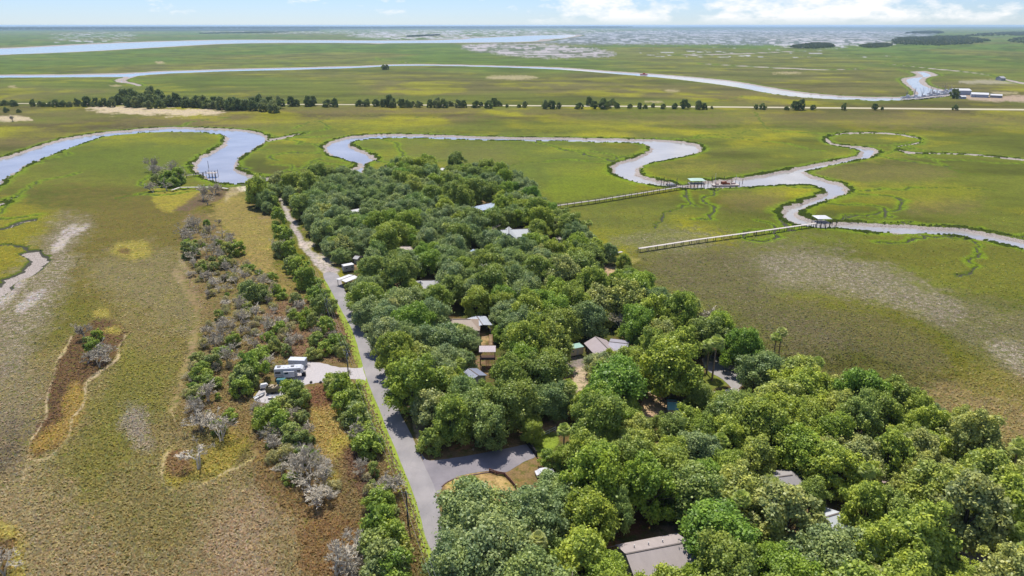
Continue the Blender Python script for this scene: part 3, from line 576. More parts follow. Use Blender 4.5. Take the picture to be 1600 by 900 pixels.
def dead_mesh(name, Ht, spread, seed, m, depth=5):
    g = random.Random(seed); V = []; Fc = []; lv = []
    def seg(p, q, r0, r1):
        d = (q - p).normalized(); a = d.orthogonal().normalized(); b = d.cross(a); o = len(V); h = g.uniform(.2, .9)
        for cc, rr_ in ((p, r0), (q, r1)):
            for i in range(3): V.append(cc + (a * math.cos(2.094 * i) + b * math.sin(2.094 * i)) * rr_)
        for i in range(3): Fc.append((o + i, o + (i + 1) % 3, o + 3 + (i + 1) % 3, o + 3 + i)); lv.append((h, .5))
    def grow(p, d, ln, r, k):
        q = p + d * ln; seg(p, q, max(r, .035), max(r * .62, .03))
        if k == 0: return
        for _ in range(g.choice((2, 3, 4)) if k > 1 else 4):
            nd_ = (d + Vector((g.gauss(0, 1), g.gauss(0, 1), g.gauss(.05, .45))) * spread).normalized()
            if nd_.z < -.1: nd_.z *= -.4
            grow(p.lerp(q, g.uniform(.5, 1)), nd_, ln * g.uniform(.55, .92), r * .6, k - 1)
    for s in range(g.choice((2, 3))): grow(Vector((g.uniform(-.3, .3), g.uniform(-.3, .3), -.2)), Vector((g.gauss(0, .35), g.gauss(0, .35), 1)).normalized(), Ht * .36, .2, depth)
    me = raw_mesh(name, np.array([tuple(v) for v in V]), np.array(Fc), m); attr_lv(me, np.array(lv)); return me
def palm_mesh(seed, hgt, m, mdead):
    g = random.Random(seed); V = []; Fc = []; lv = []; Vd = []; Fd = []; ld = []
    def fan(c, d, size, VV, FF, LL, droop):
        side = d.cross(Vector((0, 0, 1))).normalized(); up = side.cross(d).normalized(); h = g.uniform(.2, .9); k = 11
        for i in range(k):
            a = (i / (k - 1) - .5) * 2.9; dd = (d * math.cos(a) + side * math.sin(a) + up * .12).normalized()
            w = side * math.cos(a) - d * math.sin(a); e = c + dd * size + Vector((0, 0, -droop * size)); mid = c + dd * size * .6; o = len(VV)
            VV.extend([c, mid + w * .09, e, mid - w * .09]); FF.append((o, o + 1, o + 2, o + 3)); LL.append((min(1, max(0, h + g.uniform(-.2, .2))), .5))
    top = Vector((0, 0, hgt))
    for i in range(34):
        az = i * 2.399; el = 1.35 - 1.9 * (i / 34) ** .8; d = Vector((math.cos(az) * math.cos(el), math.sin(az) * math.cos(el), math.sin(el)))
        s = g.uniform(.9, 1.25); c = top + d * s; o = len(V); sw = d.orthogonal().normalized() * .03
        V.extend([top - sw, top + sw, c + sw, c - sw]); Fc.append((o, o + 1, o + 2, o + 3)); lv.append((.5, .5)); fan(c, (d + Vector((0, 0, -.25))).normalized(), g.uniform(.85, 1.15), V, Fc, lv, .28)
    for i in range(12):
        az = i * 2.1; d = Vector((math.cos(az) * .6, math.sin(az) * .6, -.8)).normalized(); fan(top + d * .9, d, .8, Vd, Fd, ld, .1)
    a = raw_mesh('crown', np.array([tuple(v) for v in V]), np.array(Fc), m); attr_lv(a, np.array(lv))
    b = raw_mesh('dead_fronds', np.array([tuple(v) for v in Vd]), np.array(Fd), mdead); attr_lv(b, np.array(ld))
    mb = MB(); lean = Vector((g.uniform(-.4, .4), g.uniform(-.4, .4), 0)); mb.tube((-lean.x, -lean.y, -.3), (-lean.x * .4, -lean.y * .4, hgt * .5), .24, .19, 8); mb.tube((-lean.x * .4, -lean.y * .4, hgt * .5), (0, 0, hgt), .19, .2, 8)
    c = bpy.data.meshes.new('trunk'); c.from_pydata(mb.v, [], mb.f); c.materials.append(bark2)
    return [('crown', a), ('dead_fronds', b), ('trunk', c)]
PROTO = {}
def protos(kind, specs, m, br=bark):
    PROTO[kind] = []
    for i, (Rr, Ht, base, nl, nq, ls, kw) in enumerate(specs):
        cm, lc = crown_mesh('crown', Rr, Ht, base, nl, nq, ls, 100 * len(PROTO) + i * 7 + 3, m, **kw)
        PROTO[kind].append((Rr, Ht, [('crown', cm), ('trunk', trunk_mesh(lc, base, .3 if Rr > 3 else .1, i + 5, br, 9 if Rr > 3 else 5))]))
big = [(6.0, 9.5, 2.0, 60, 17000, .26, {}), (6.0, 10.5, 2.2, 52, 17000, .26, {}), (6.2, 9.0, 1.8, 70, 17000, .25, dict(lob=(.13, .26))), (5.6, 10.5, 2.2, 44, 16000, .27, dict(flat=.95)), (6.0, 9.8, 2.0, 84, 18000, .24, dict(lob=(.11, .24)))]
protos('oak', big, LM['oak']); protos('green', [(5.8, 11, 2.4, 62, 17000, .26, dict(lob=(.13, .27), flat=.9)), (5.6, 11.5, 2.4, 50, 16000, .27, dict(lob=(.15, .29), flat=.95)), (6, 10.5, 2.0, 44, 16000, .26, dict(lob=(.17, .28))), (5.4, 12, 2.4, 56, 16000, .26, dict(lob=(.13, .27), flat=1.0))], LM['green'])
protos('lime', [(4.6, 8.5, 1.6, 54, 12000, .24, dict(lob=(.12, .27))), (4.4, 9, 1.6, 46, 12000, .25, dict(lob=(.13, .28), flat=.95)), (4.8, 8, 1.4, 62, 12000, .23, dict(lob=(.11, .24)))], LM['lime'])
protos('shrub', [(2.4, 3.6, .05, 16, 3400, .19, dict(lob=(.16, .36))), (2.6, 3.2, .05, 20, 3600, .19, dict(lob=(.14, .32))), (2.1, 4.2, .05, 14, 3000, .19, dict(lob=(.18, .36), flat=1.1)), (2.8, 3.4, .05, 30, 4000, .19, dict(lob=(.13, .3)))], LM['shrub'])
protos('causeway', [(6.6, 12, .2, 26, 7000, .45, {}), (6.0, 12.5, .2, 24, 7000, .45, dict(flat=1.05)), (7.2, 11, .2, 30, 7000, .45, {})], LM['causeway'])
PROTO['thicket'] = []
for i, (Rr, Ht) in enumerate([(2.4, 3.2), (2.7, 2.8), (2.2, 3.6)]):
    cm, lc = crown_mesh('leaves', Rr, Ht, .05, 34, 1500, .17, 900 + i, LM['thicket'], lob=(.12, .34)); PROTO['thicket'].append((Rr, Ht, [('leaves', cm), ('branches', dead_mesh('branches', Ht * 1.05, .95, 70 + i, LM['twig'], 4))]))
PROTO['palm'] = [(2.1, h, palm_mesh(i, h, LM['palm'], LM['brown'])) for i, h in enumerate((6.5, 8.0, 9.2))]
PROTO['dead'] = [(s_[1] * 2.2 + 1, s_[0], [('branches', dead_mesh('branches', s_[0], s_[1], 31 + i, LM['twig']))]) for i, s_ in enumerate([(5.0, .62), (5.6, .7), (4.4, .8), (6.2, .55)])]
ALLT = []   # (kind, x, y, radius, object)
def plant(kind, x, y, scale, name, cat, sz=1.0, i=None, rnd=random):
    Rr, Ht, parts = PROTO[kind][rnd.randrange(len(PROTO[kind])) if i is None else i]
    t_ = bpy.data.objects.new(name, None); link(t_); t_.empty_display_size = .5; t_.location = (x, y, 0); t_.rotation_euler = (0, 0, rnd.uniform(0, 6.28)); t_.scale = (scale, scale, scale * sz)
    t_['category'] = cat
    for pn, me_ in parts:
        o = bpy.data.objects.new(pn, me_); link(o, t_)
    ALLT.append(dict(kind=kind, x=x, y=y, r=Rr * scale, h=Ht * scale * sz, o=t_)); return t_

# ---------------------------------------------------------------- forest layout (ground points worked out from the photo's layout)
KEEP = [  # what has to stay in sight between the crowns
 [(962,848),(1057,829),(1078,846),(1050,872),(985,892),(975,875)], [(918,528),(945,524),(966,524),(992,542),(968,552),(942,552)], [(879,547),(911,533),(913,543),(905,556),(880,557)],
 [(690,502),(714,492),(752,492),(762,504),(752,513),(715,503),(688,515)], [(749,550),(775,550),(773,575),(753,575)], [(727,573),(751,573),(759,585),(735,592),(728,590)],
 [(648,439),(663,434),(683,436),(670,452),(652,446)], [(621,386),(632,382),(645,386),(630,392)], [(777,362),(795,352),(815,356),(830,362),(828,370),(780,370)], [(722,322),(745,314),(765,312),(775,326),(745,330)],
 [(535,411),(553,408),(548,424),(538,424)], [(529,433),(545,426),(558,433),(540,443)], [(1205,742),(1240,738),(1252,746),(1225,762),(1210,758)], [(1284,800),(1310,796),(1316,805),(1295,818)], [(1360,740),(1390,735),(1392,750),(1365,755)],
 [(1100,560),(1128,562),(1168,592),(1195,604),(1150,616),(1108,616),(1115,590)], [(942,417),(970,416),(968,432),(945,434)], [(868,369),(884,373),(886,384),(874,382)], [(899,570),(912,572),(914,600),(904,610)], [(1010,612),(1035,625),(1030,652),(1005,650)],
 [(1505,850),(1535,855),(1530,875),(1512,870)], [(842,660),(880,655),(880,668),(850,675)], [(655,722),(700,716),(770,706),(830,700),(834,712),(800,735),(740,738),(690,752),(672,765)], [(765,738),(800,742),(803,790),(780,785),(760,760)], [(838,682),(866,676),(868,690),(850,700)],
 [(1042,622),(1058,618),(1058,642),(1042,640)], [(842,728),(860,728),(860,742),(842,742)], [(737,383),(752,389),(748,396),(738,392)], [(935,398),(968,393),(968,397),(936,401)], [(547,326),(565,323),(563,329),(548,330)], [(752,530),(772,528),(772,545),(756,545)], [(690,258),(696,260),(694,264),(689,263)], [(1373,672),(1385,674),(1382,688),(1372,684)],
 [(935,835),(990,815),(1000,838),(950,850)], [(850,366),(868,372),(860,380)],
]
ROADP = [(520,432),(537,450),(560,500),(590,557),(612,605),(625,645),(642,675),(665,732),(682,765),(692,825),(700,900),(712,960),(670,960),(664,835),(650,782),(630,732),(612,675),(605,672),(595,645),(570,592),(565,562),(550,515),(515,450),(505,430)]
def crown_hits(x, y, r, h, k=.97):
    pts = []
    for q in range(8):
        a = q * math.pi / 4; pts.append(P(x + r * k * math.cos(a), y + r * k * math.sin(a), h * .6))
    pts += [P(x, y, h * .97), P(x, y, h * .65), P(x, y - r * .8, h * .3), P(x - r * .45, y, h * .88), P(x + r * .45, y, h * .88), P(x, y - r * .5, h * .75), P(x, y + r * .5, h * .8)]
    px = np.array([p[0] for p in pts]); py = np.array([p[1] for p in pts])
    for kp in KEEP:
        a = np.array(kp)
        if px.max() < a[:, 0].min() or px.min() > a[:, 0].max() or py.max() < a[:, 1].min() or py.min() > a[:, 1].max(): continue
        if inside(px, py, kp).any(): return True
        if px.min() < a[:, 0].mean() < px.max() and py.min() < a[:, 1].mean() < py.max():
            cx, cy = px.mean(), py.mean(); ex = (px.max() - px.min()) / 2; ey = (py.max() - py.min()) / 2
            if any(((q[0] - cx) / ex) ** 2 + ((q[1] - cy) / ey) ** 2 < .8 for q in kp): return True
    return False
FW = W2(FOREST); roadw = W2(ROADP); FOOT = []   # FOOT: footprints of buildings, filled below
def in1(x, y, poly): return bool(inside(np.array([x]), np.array([y]), poly)[0])
GAPW = [W2(g) for g in ([(655,722),(700,716),(770,706),(830,700),(834,712),(800,735),(740,738),(690,752),(672,765)], [(1100,560),(1128,562),(1168,592),(1150,612),(1108,614),(1115,590)], SANDY)]

# ---------------------------------------------------------------- roads and paved ground
asph = mat('asphalt', (180,175,174), .9, .10, .5, k=.58, bump=.1, stretch=(1, .3, 1)); asph2 = mat('dark_asphalt', (158,152,156), .9, .12, .5, k=.62, bump=.1); conc = mat('concrete', (222,212,200), .9, .08, .6); grav = mat('gravel', (205,198,196), .95, .16, 1.6, bump=.3)
vergeM = mat('verge_grass', (150,168,58), .95, .4, .5, bump=.5); paleM = mat('pale_roof_metal', (226,232,240), .5, .05, .4)
# tyre wear, patches and cracks on the road surface
def wear(m):
    t = m.node_tree; b = [n for n in t.nodes if n.type == 'BSDF_PRINCIPLED'][0]; src = b.inputs['Base Color'].links[0].from_socket
    v = nd(t, 'ShaderNodeTexVoronoi', feature='DISTANCE_TO_EDGE'); v.inputs['Scale'].default_value = .22; c = nd(t, 'ShaderNodeTexCoord'); t.links.new(c.outputs['Object'], v.inputs['Vector'])
    cr = mth(t, 'LESS_THAN', v.outputs['Distance'], .008); big_ = tnoise(t, .12, 3, .5)
    x = mixc(t, 1.0, src, ramp(t, big_, [(.35, (.84, .84, .85)), (.65, (1.12, 1.1, 1.08))]), 'MULTIPLY'); x = mixc(t, mth(t, 'MULTIPLY', cr, .12), x, (.05, .05, .05)); t.links.new(x, b.inputs['Base Color'])
wear(asph); wear(asph2)
ROAD = [(505,428),(515,450),(532,482),(550,515),(560,545),(568,575),(578,605),(595,645),(605,672),(613,690),(630,732),(650,782),(664,835),(680,880),(700,960),(745,960),(720,900),(698,850),(692,825),(680,765),(665,732),(655,708),(642,678),(625,645),(612,605),(600,575),(590,557),(572,525),(560,500),(548,472),(537,450),(527,428)]
sheet('road_verge', [(505,438),(512,452),(523,478),(537,510),(545,532),(552,560),(559,573),(557,595),(560,605),(573,640),(586,680),(598,715),(619,760),(635,800),(648,845),(662,890),(690,890),(670,835),(655,782),(636,732),(620,690),(605,660),(590,620),(575,590),(572,570),(558,525),(545,495),(528,462),(518,438)], .012, vergeM, .25)
sheet('asphalt_road', ROAD, .05, asph, .06)
sheet('side_road', [(655,700),(659,708),(668,719),(690,718),(720,714),(760,707),(800,699),(828,694),(837,703),(836,714),(822,720),(805,730),(790,738),(765,736),(740,739),(715,745),(695,755),(690,764),(684,772),(676,760),(664,730)], .038, asph2, .05)
sheet('gravel_drive', [(456,570),(470,565),(500,567),(530,574),(561,575),(567,574),(572,594),(562,592),(525,594),(500,598),(484,600),(470,604),(458,612),(440,620),(430,630),(400,627),(399,618),(412,606),(430,604),(440,590),(450,580)], .03, grav, .25)
sheet('right_driveway', [(1098,556),(1112,556),(1128,560),(1150,575),(1171,592),(1160,602),(1148,610),(1140,603),(1128,592),(1110,582),(1100,572)], .05, asph, .05)
sheet('concrete_apron', [(1104,614),(1125,611),(1148,606),(1162,614),(1160,625),(1140,640),(1122,636),(1110,625)], .035, conc, .1)
sheet('causeway_road', [(-80,162),(200,163),(480,164),(800,166),(1200,169),(1680,173.5),(1680,171.3),(1200,167),(800,164.4),(480,162.8),(200,162),(-80,161.2)], .25, mat('causeway_sand', (214,204,168), .95, .08, .05, k=.62))
sheet('paved_pad', [(1360,738),(1376,732),(1393,735),(1392,752),(1372,757),(1362,750)], .04, mat('pink_paving', (205,184,178), .95, .12, .8))
sheet('paved_pad', [(1504,848),(1530,846),(1542,862),(1535,882),(1515,886),(1503,868)], .04, mat('pink_paving', (205,184,178)))
LAND = []   # landmarks used in the wording of the labels: (x, y, text)
def landmark(px, py, text):
    g = G(px, py); LAND.append((g.x, g.y, text))

# ---------------------------------------------------------------- buildings
glass = mat('window_glass', (60,72,84), .15, .2, 1, spec=.6); white = mat('white_paint', (236,236,236), .6, .05, 1); FOOT = []
def tinwear(name, srgb, **k): return mat(name, srgb, k.pop('rough', .6), k.pop('var', .12), k.pop('scale', .9), stretch=(1, .25, 1), **k)
def building(name, label, cat, A, B, zr, ze, hw, roof, wall, over=.45, hip=0, win=2.6, group=None, door=True, vents=0, lm=None, ribs=False, open_=False):
    "A, B: photo points of the ridge ends at height zr; hw: half width; ze: eaves"
    a = G(A[0], A[1], zr); b = G(B[0], B[1], zr); L_ = (b - a).to_2d().length; c = (a + b) / 2; rz = math.atan2(b.y - a.y, b.x - a.x)
    t_ = thing(name, label, cat, (c.x, c.y, 0), rz, group); hl = L_ / 2 + hip
    FOOT.append((c.x, c.y, rz, hl + .8, hw + .8))
    if lm: LAND.append((c.x, c.y, lm))
    y0, x0 = hw + over, hl + over * .6; dz = (zr - ze) / hw * over; zb = ze - dz; x1 = L_ / 2 if hip else x0
    m = MB()
    top = [(-x1, 0, zr), (x1, 0, zr)]; ev = [(-x0, -y0, zb), (x0, -y0, zb), (x0, y0, zb), (-x0, y0, zb)]
    vs = top + ev; vs2 = [(v[0], v[1], v[2] - .16) for v in vs]; m.v = vs + vs2
    up = [(2, 3, 1, 0), (4, 5, 0, 1)] + ([(5, 2, 0), (3, 4, 1)] if hip else [])
    m.f = up + [tuple(i + 6 for i in f[::-1]) for f in up] + ([(2, 8, 9, 3), (3, 9, 10, 4), (4, 10, 11, 5), (5, 11, 8, 2)] if hip else [(2, 8, 9, 3), (4, 10, 11, 5), (3, 9, 7, 1), (1, 7, 10, 4), (5, 11, 6, 0), (0, 6, 8, 2)])
    rf = m.build('roof', roof, t_)
    if not hip or True:
        rc = MB(); rc.beam((-x1, 0, zr + .07), (x1, 0, zr + .07), .32, .12); rc.build('ridge_cap', mat('ridge_dark', (128,118,114), .8, .1, 1), rf)  # ridge cap coloured dark to paint in the shade line along the ridge
    if ribs:
        rb = MB(); n = int(2 * x0 / .6)
        for i in range(n + 1):
            x = -x0 + 2 * x0 * i / n
            for s in (-1, 1): rb.beam((x, 0, zr + .035), (x, s * y0, zb + .035), .05, .05)
        rb.build('roof_seams', roof, rf)
    for i in range(vents):
        x = (-.6 + .45 * i) * x1; q = MB(); q.tube((x, hw * .45, ze + (zr - ze) * .5), (x, hw * .45, ze + (zr - ze) * .5 + .75), .12, .12, 8); q.build('roof_vent', white, rf)
    if open_:
        for x in (-hl + .2, 0, hl - .2):
            for y in (-hw + .2, hw - .2): q = MB(); q.box((x, y, ze / 2), (.18, .18, ze)); q.build('post', wall, t_)
        return t_
    w = MB(); wz = ze - .1
    w.add([(-hl, -hw, 0), (hl, -hw, 0), (hl, hw, 0), (-hl, hw, 0), (-hl, -hw, wz), (hl, -hw, wz), (hl, hw, wz), (-hl, hw, wz)] + ([] if hip else [(-hl, 0, zr - .25), (hl, 0, zr - .25)]),
          [(0, 1, 5, 4), (2, 3, 7, 6)] + ([(1, 2, 6, 5), (3, 0, 4, 7)] if hip else [(1, 2, 6, 9, 5), (3, 0, 4, 8, 7)]))
    w.build('wall', wall, t_)
    def window(x, y, face, ww=1.0, wh=1.0, z=1.6):
        f = MB(); p = MB(); d = .05
        if face == 'y': s = 1 if y > 0 else -1; f.box((x, y + s * d, z), (ww + .2, .09, wh + .2)); p.box((x, y + s * (d + .06), z), (ww, .05, wh))
        else: s = 1 if x > 0 else -1; f.box((x + s * d, y, z), (.09, ww + .2, wh + .2)); p.box((x + s * (d + .06), y, z), (.05, ww, wh))
        fo = f.build('window', white, t_); p.build('pane', glass, fo)
    if win:
        n = max(1, int(2 * hl / win))
        for i in range(n):
            x = -hl + (i + .5) * 2 * hl / n
            if i == n // 2 and door: continue
            window(x, -hw, 'y'); window(x, hw, 'y')
        for sx in (-1, 1):
            for yy in (-hw * .45, hw * .45): window(sx * hl, yy, 'x', .8, 1.1)
    if door:
        for s in (-1, 1):
            d = MB(); x = -hl + (max(1, int(2 * hl / (win or 3))) // 2 + .5) * 2 * hl / max(1, int(2 * hl / (win or 3))); d.box((x, s * (hw + .05), 1.05), (.95, .1, 2.1)); do = d.build('door', mat('door_paint', (190,186,180), .6), t_)
            k = MB(); k.tube((x + .38, s * (hw + .1), 1.05), (x + .38, s * (hw + .18), 1.05), .04, n=6); k.build('handle', glass, do)
    return t_
taupe = tinwear('taupe_shingle', (186,174,170)); brownS = tinwear('brown_shingle', (178,158,140)); greyS = tinwear('grey_shingle', (186,184,186)); pinkS = tinwear('pinkish_shingle', (196,178,166))
paleW = mat('pale_blue_siding', (198,206,220), .7, .06, 2); brownW = mat('brown_siding', (120,104,92), .8, .12, 2); greyW = mat('grey_siding', (170,174,176), .7, .08, 2); tanW = mat('tan_siding', (204,188,162), .7, .06, 2)
h1 = building('house', 'house with long taupe ridge roof and pale blue end wall at the bottom edge', 'house', (979.5,865), (1075,846.5), 5.0, 3.3, 4.3, taupe, paleW, vents=3, lm='the taupe roofed house at the bottom edge')
building('house', 'brown sided house with mauve grey cross gable roof right of the cream trailer', 'house', (931,526), (954,549), 4.8, 3.1, 3.6, tinwear('mauve_shingle', (186,172,172)), brownW, lm='the mauve grey roofed house')
t_ = building('house_wing', 'low pitched grey wing joined to the right of the mauve grey roofed house', 'house', (953,534), (981,537), 4.2, 3.1, 4.6, tinwear('mauve_grey_metal', (176,172,184)), brownW)
building('house', 'house with wide tan brown hip roof left of the pale metal porch', 'house', (708,499), (735,499), 5.0, 3.2, 4.6, brownS, greyW, hip=3.2, lm='the tan brown hip roofed house')
building('house_wing', 'low tan brown front wing with gable roof at the left of the hip roofed house', 'house', (684,512), (706,507), 4.0, 2.8, 2.6, brownS, greyW, door=False)
building('porch', 'pale grey metal roofed open porch right of the tan brown hip roof', 'porch', (745,494), (754,507), 3.5, 3.0, 3.0, tinwear('galvanised', (206,212,222), rough=.45), white, ribs=True, open_=True)
building('house', 'house with pale grey hip roof in mid canopy, right of the white trailer', 'house', (659,438), (676,438), 5.2, 3.3, 4.5, greyS, paleW, hip=3.0, lm='the pale grey hip roofed house')
building('house', 'small house with pinkish brown roof deep in the canopy', 'house', (627,385), (640,385), 5.0, 3.2, 4.0, pinkS, tanW, hip=2.5, lm='the pinkish brown roofed house')
building('house', 'light grey house with long gable and white eaves in the upper canopy', 'house', (783,359), (828,357), 6.5, 4.2, 5.0, mat('light_grey_metal', (204,208,208), .6, .06, .8), white, vents=1, lm='the light grey gabled house')
building('house_wing', 'short front facing gable on the light grey house', 'house', (795,354), (795,364), 7.2, 4.4, 3.6, mat('light_grey_metal', (204,208,208)), white, door=False)
building('house', 'blue white metal roofed house half hidden in the upper canopy', 'house', (724,326), (771,316), 5.0, 3.4, 4.4, tinwear('blue_white_metal', (204,220,240), rough=.4), paleW, ribs=True, lm='the blue white metal roof')
building('house', 'house with shaded grey hip roof in the lower right canopy', 'house', (1216,745), (1238,742), 4.8, 3.2, 4.0, tinwear('dark_grey_shingle', (176,170,168)), greyW, hip=2.6, vents=1, lm='the shaded grey hip roofed house')
building('house', 'whitish roofed house buried in the canopy below the shaded grey roof', 'house', (1290,808), (1313,801), 4.6, 3.1, 3.6, tinwear('whitish_roof', (212,216,220)), paleW, lm='the whitish roof in the lower right canopy')
building('shed', 'slate blue shed with single ridge metal roof beside the wooden tower', 'shed', (733,576), (747,586), 3.6, 2.8, 2.6, tinwear('slate_blue_metal', (156,162,182), rough=.5), mat('blue_grey_siding', (150,166,186), .7), ribs=True, win=0, lm='the slate blue shed')
building('shed', 'tiny grey roofed shed left above the long white trailer', 'shed', (556,399), (562,400), 3.2, 2.5, 1.8, greyS, greyW, win=0)
building('shed', 'small white roofed shed by the upper left palms', 'shed', (548,328), (564,325), 3.4, 2.6, 2.0, white, greyW, win=0)
building('shed', 'small pale blue roofed shed between pinkish and light grey houses', 'shed', (740,389), (750,394), 3.6, 2.7, 2.2, tinwear('pale_blue_metal', (190,212,236), rough=.4), greyW, win=0)
building('shed', 'tiny pale roofed shed at the far end of the canopy', 'shed', (691,262), (697,263), 4.4, 3.4, 2.4, white, greyW, win=0)
building('shed', 'small shed with pinkish red roof on the scrubby marsh knoll', 'shed', (251,276), (258,276), 3.2, 2.5, 1.9, mat('faded_red_roof', (232,168,160), .6), greyW, win=0, lm='the pinkish red roofed shed')
building('shed', 'grey roofed shed at the water edge of the canopy', 'shed', (746,301), (757,300), 4.2, 3.2, 2.4, greyS, greyW, win=0)
building('shed', 'teal roofed shed with pale wall beside the concrete apron', 'shed', (1044,627), (1058,628), 3.4, 2.6, 2.4, tinwear('teal_metal', (120,176,170), rough=.45), paleW, win=0, lm='the teal roofed shed')
building('carport', 'bright white roofed carport beside the upper road', 'carport', (533,437), (552,430), 3.0, 2.7, 2.6, white, greyW, open_=True, lm='the bright white carport')
# deck of the bottom house
c = G(958, 872, 0); t_ = thing('deck', 'small wooden deck with rail at the pale end wall of the bottom house', 'deck', (c.x, c.y, 0), .3); wood = mat('weathered_wood', (186,170,156), .85, .2, 2.5)
q = MB(); q.box((0, 0, .9), (3.4, 2.4, .12)); q.build('deck_floor', wood, t_)
q = MB()
for x in (-1.6, 0, 1.6): q.box((x, 1.15, 1.4), (.09, .09, 1.0))
q.beam((-1.7, 1.15, 1.95), (1.7, 1.15, 1.95), .1, .08); q.build('railing', wood, t_)
for x in (-1.5, 1.5):
    for y in (-1, 1): q = MB(); q.box((x, y, .42), (.14, .14, .84)); q.build('post', wood, t_)
# cream trailer home with green roof
def trailer(label, A, B, w, h, body, roof, name='trailer', lm=None, stripe=None):
    a = G(*A, h); b = G(*B, h); rz = math.atan2(b.y - a.y, b.x - a.x); L_ = (b - a).to_2d().length; n_ = Vector((-math.sin(rz), math.cos(rz), 0)); c = (a + b) / 2 + n_ * w / 2; c.z = 0
    t_ = thing(name, label, 'trailer', c, rz); FOOT.append((c.x, c.y, rz, L_ / 2 + .5, w / 2 + .5))
    if lm: LAND.append((c.x, c.y, lm))
    q = MB(); q.box((0, 0, (h + .6) / 2), (L_, w, h - .6)); bo = q.build('body', body, t_)
    q = MB(); q.add([(-L_ / 2 - .1, -w / 2 - .12, h + .01), (L_ / 2 + .1, -w / 2 - .12, h + .01), (L_ / 2 + .1, w / 2 + .12, h + .01), (-L_ / 2 - .1, w / 2 + .12, h + .01), (-L_ / 2 + .2, 0, h + .28), (L_ / 2 - .2, 0, h + .28)], [(0, 1, 5, 4), (2, 3, 4, 5), (1, 2, 5), (3, 0, 4), (3, 2, 1, 0)]); q.build('roof', roof, t_)
    for i in range(max(2, int(L_ / 2.6))):
        x = -L_ / 2 + 1.2 + i * 2.5
        f = MB(); f.box((x, -w / 2 - .03, h * .66), (.95, .07, .7)); fo = f.build('window', white, t_); p = MB(); p.box((x, -w / 2 - .08, h * .66), (.8, .04, .56)); p.build('pane', glass, fo)
    d = MB(); d.box((L_ * .22, -w / 2 - .03, h * .5), (.7, .06, h * .62)); d.build('door', mat('door_paint', (190,186,180)), t_)
    for sx in (-1, 1):
        for s in (-.45, .45): q = MB(); q.tube((s, sx * (w / 2 - .1), .36), (s, sx * (w / 2 - .34), .36), .36, .36, 14); q.build('wheel', mat('tyre', (40,40,42), .8, .1), t_)
    return t_
trailer('cream sided trailer home with pale green roof beside the mauve grey house', (879.5,548), (912,541.5), 3.0, 3.2, mat('cream_siding', (216,198,166), .7, .05, 2), tinwear('pale_green_metal', (170,206,190), rough=.4), 'trailer_home', 'the cream trailer home')
trailer('long white topped trailer beside the upper road, above the bright carport', (537,416), (553,413), 2.6, 3.2, mat('pale_grey_panel', (190,190,194), .6, .05), white, 'trailer', 'the long white trailer')
trailer('whitish trailer half hidden left of the round bright oak', (818,628), (826,612), 2.4, 3.0, mat('pale_grey_panel', (190,190,194)), white)
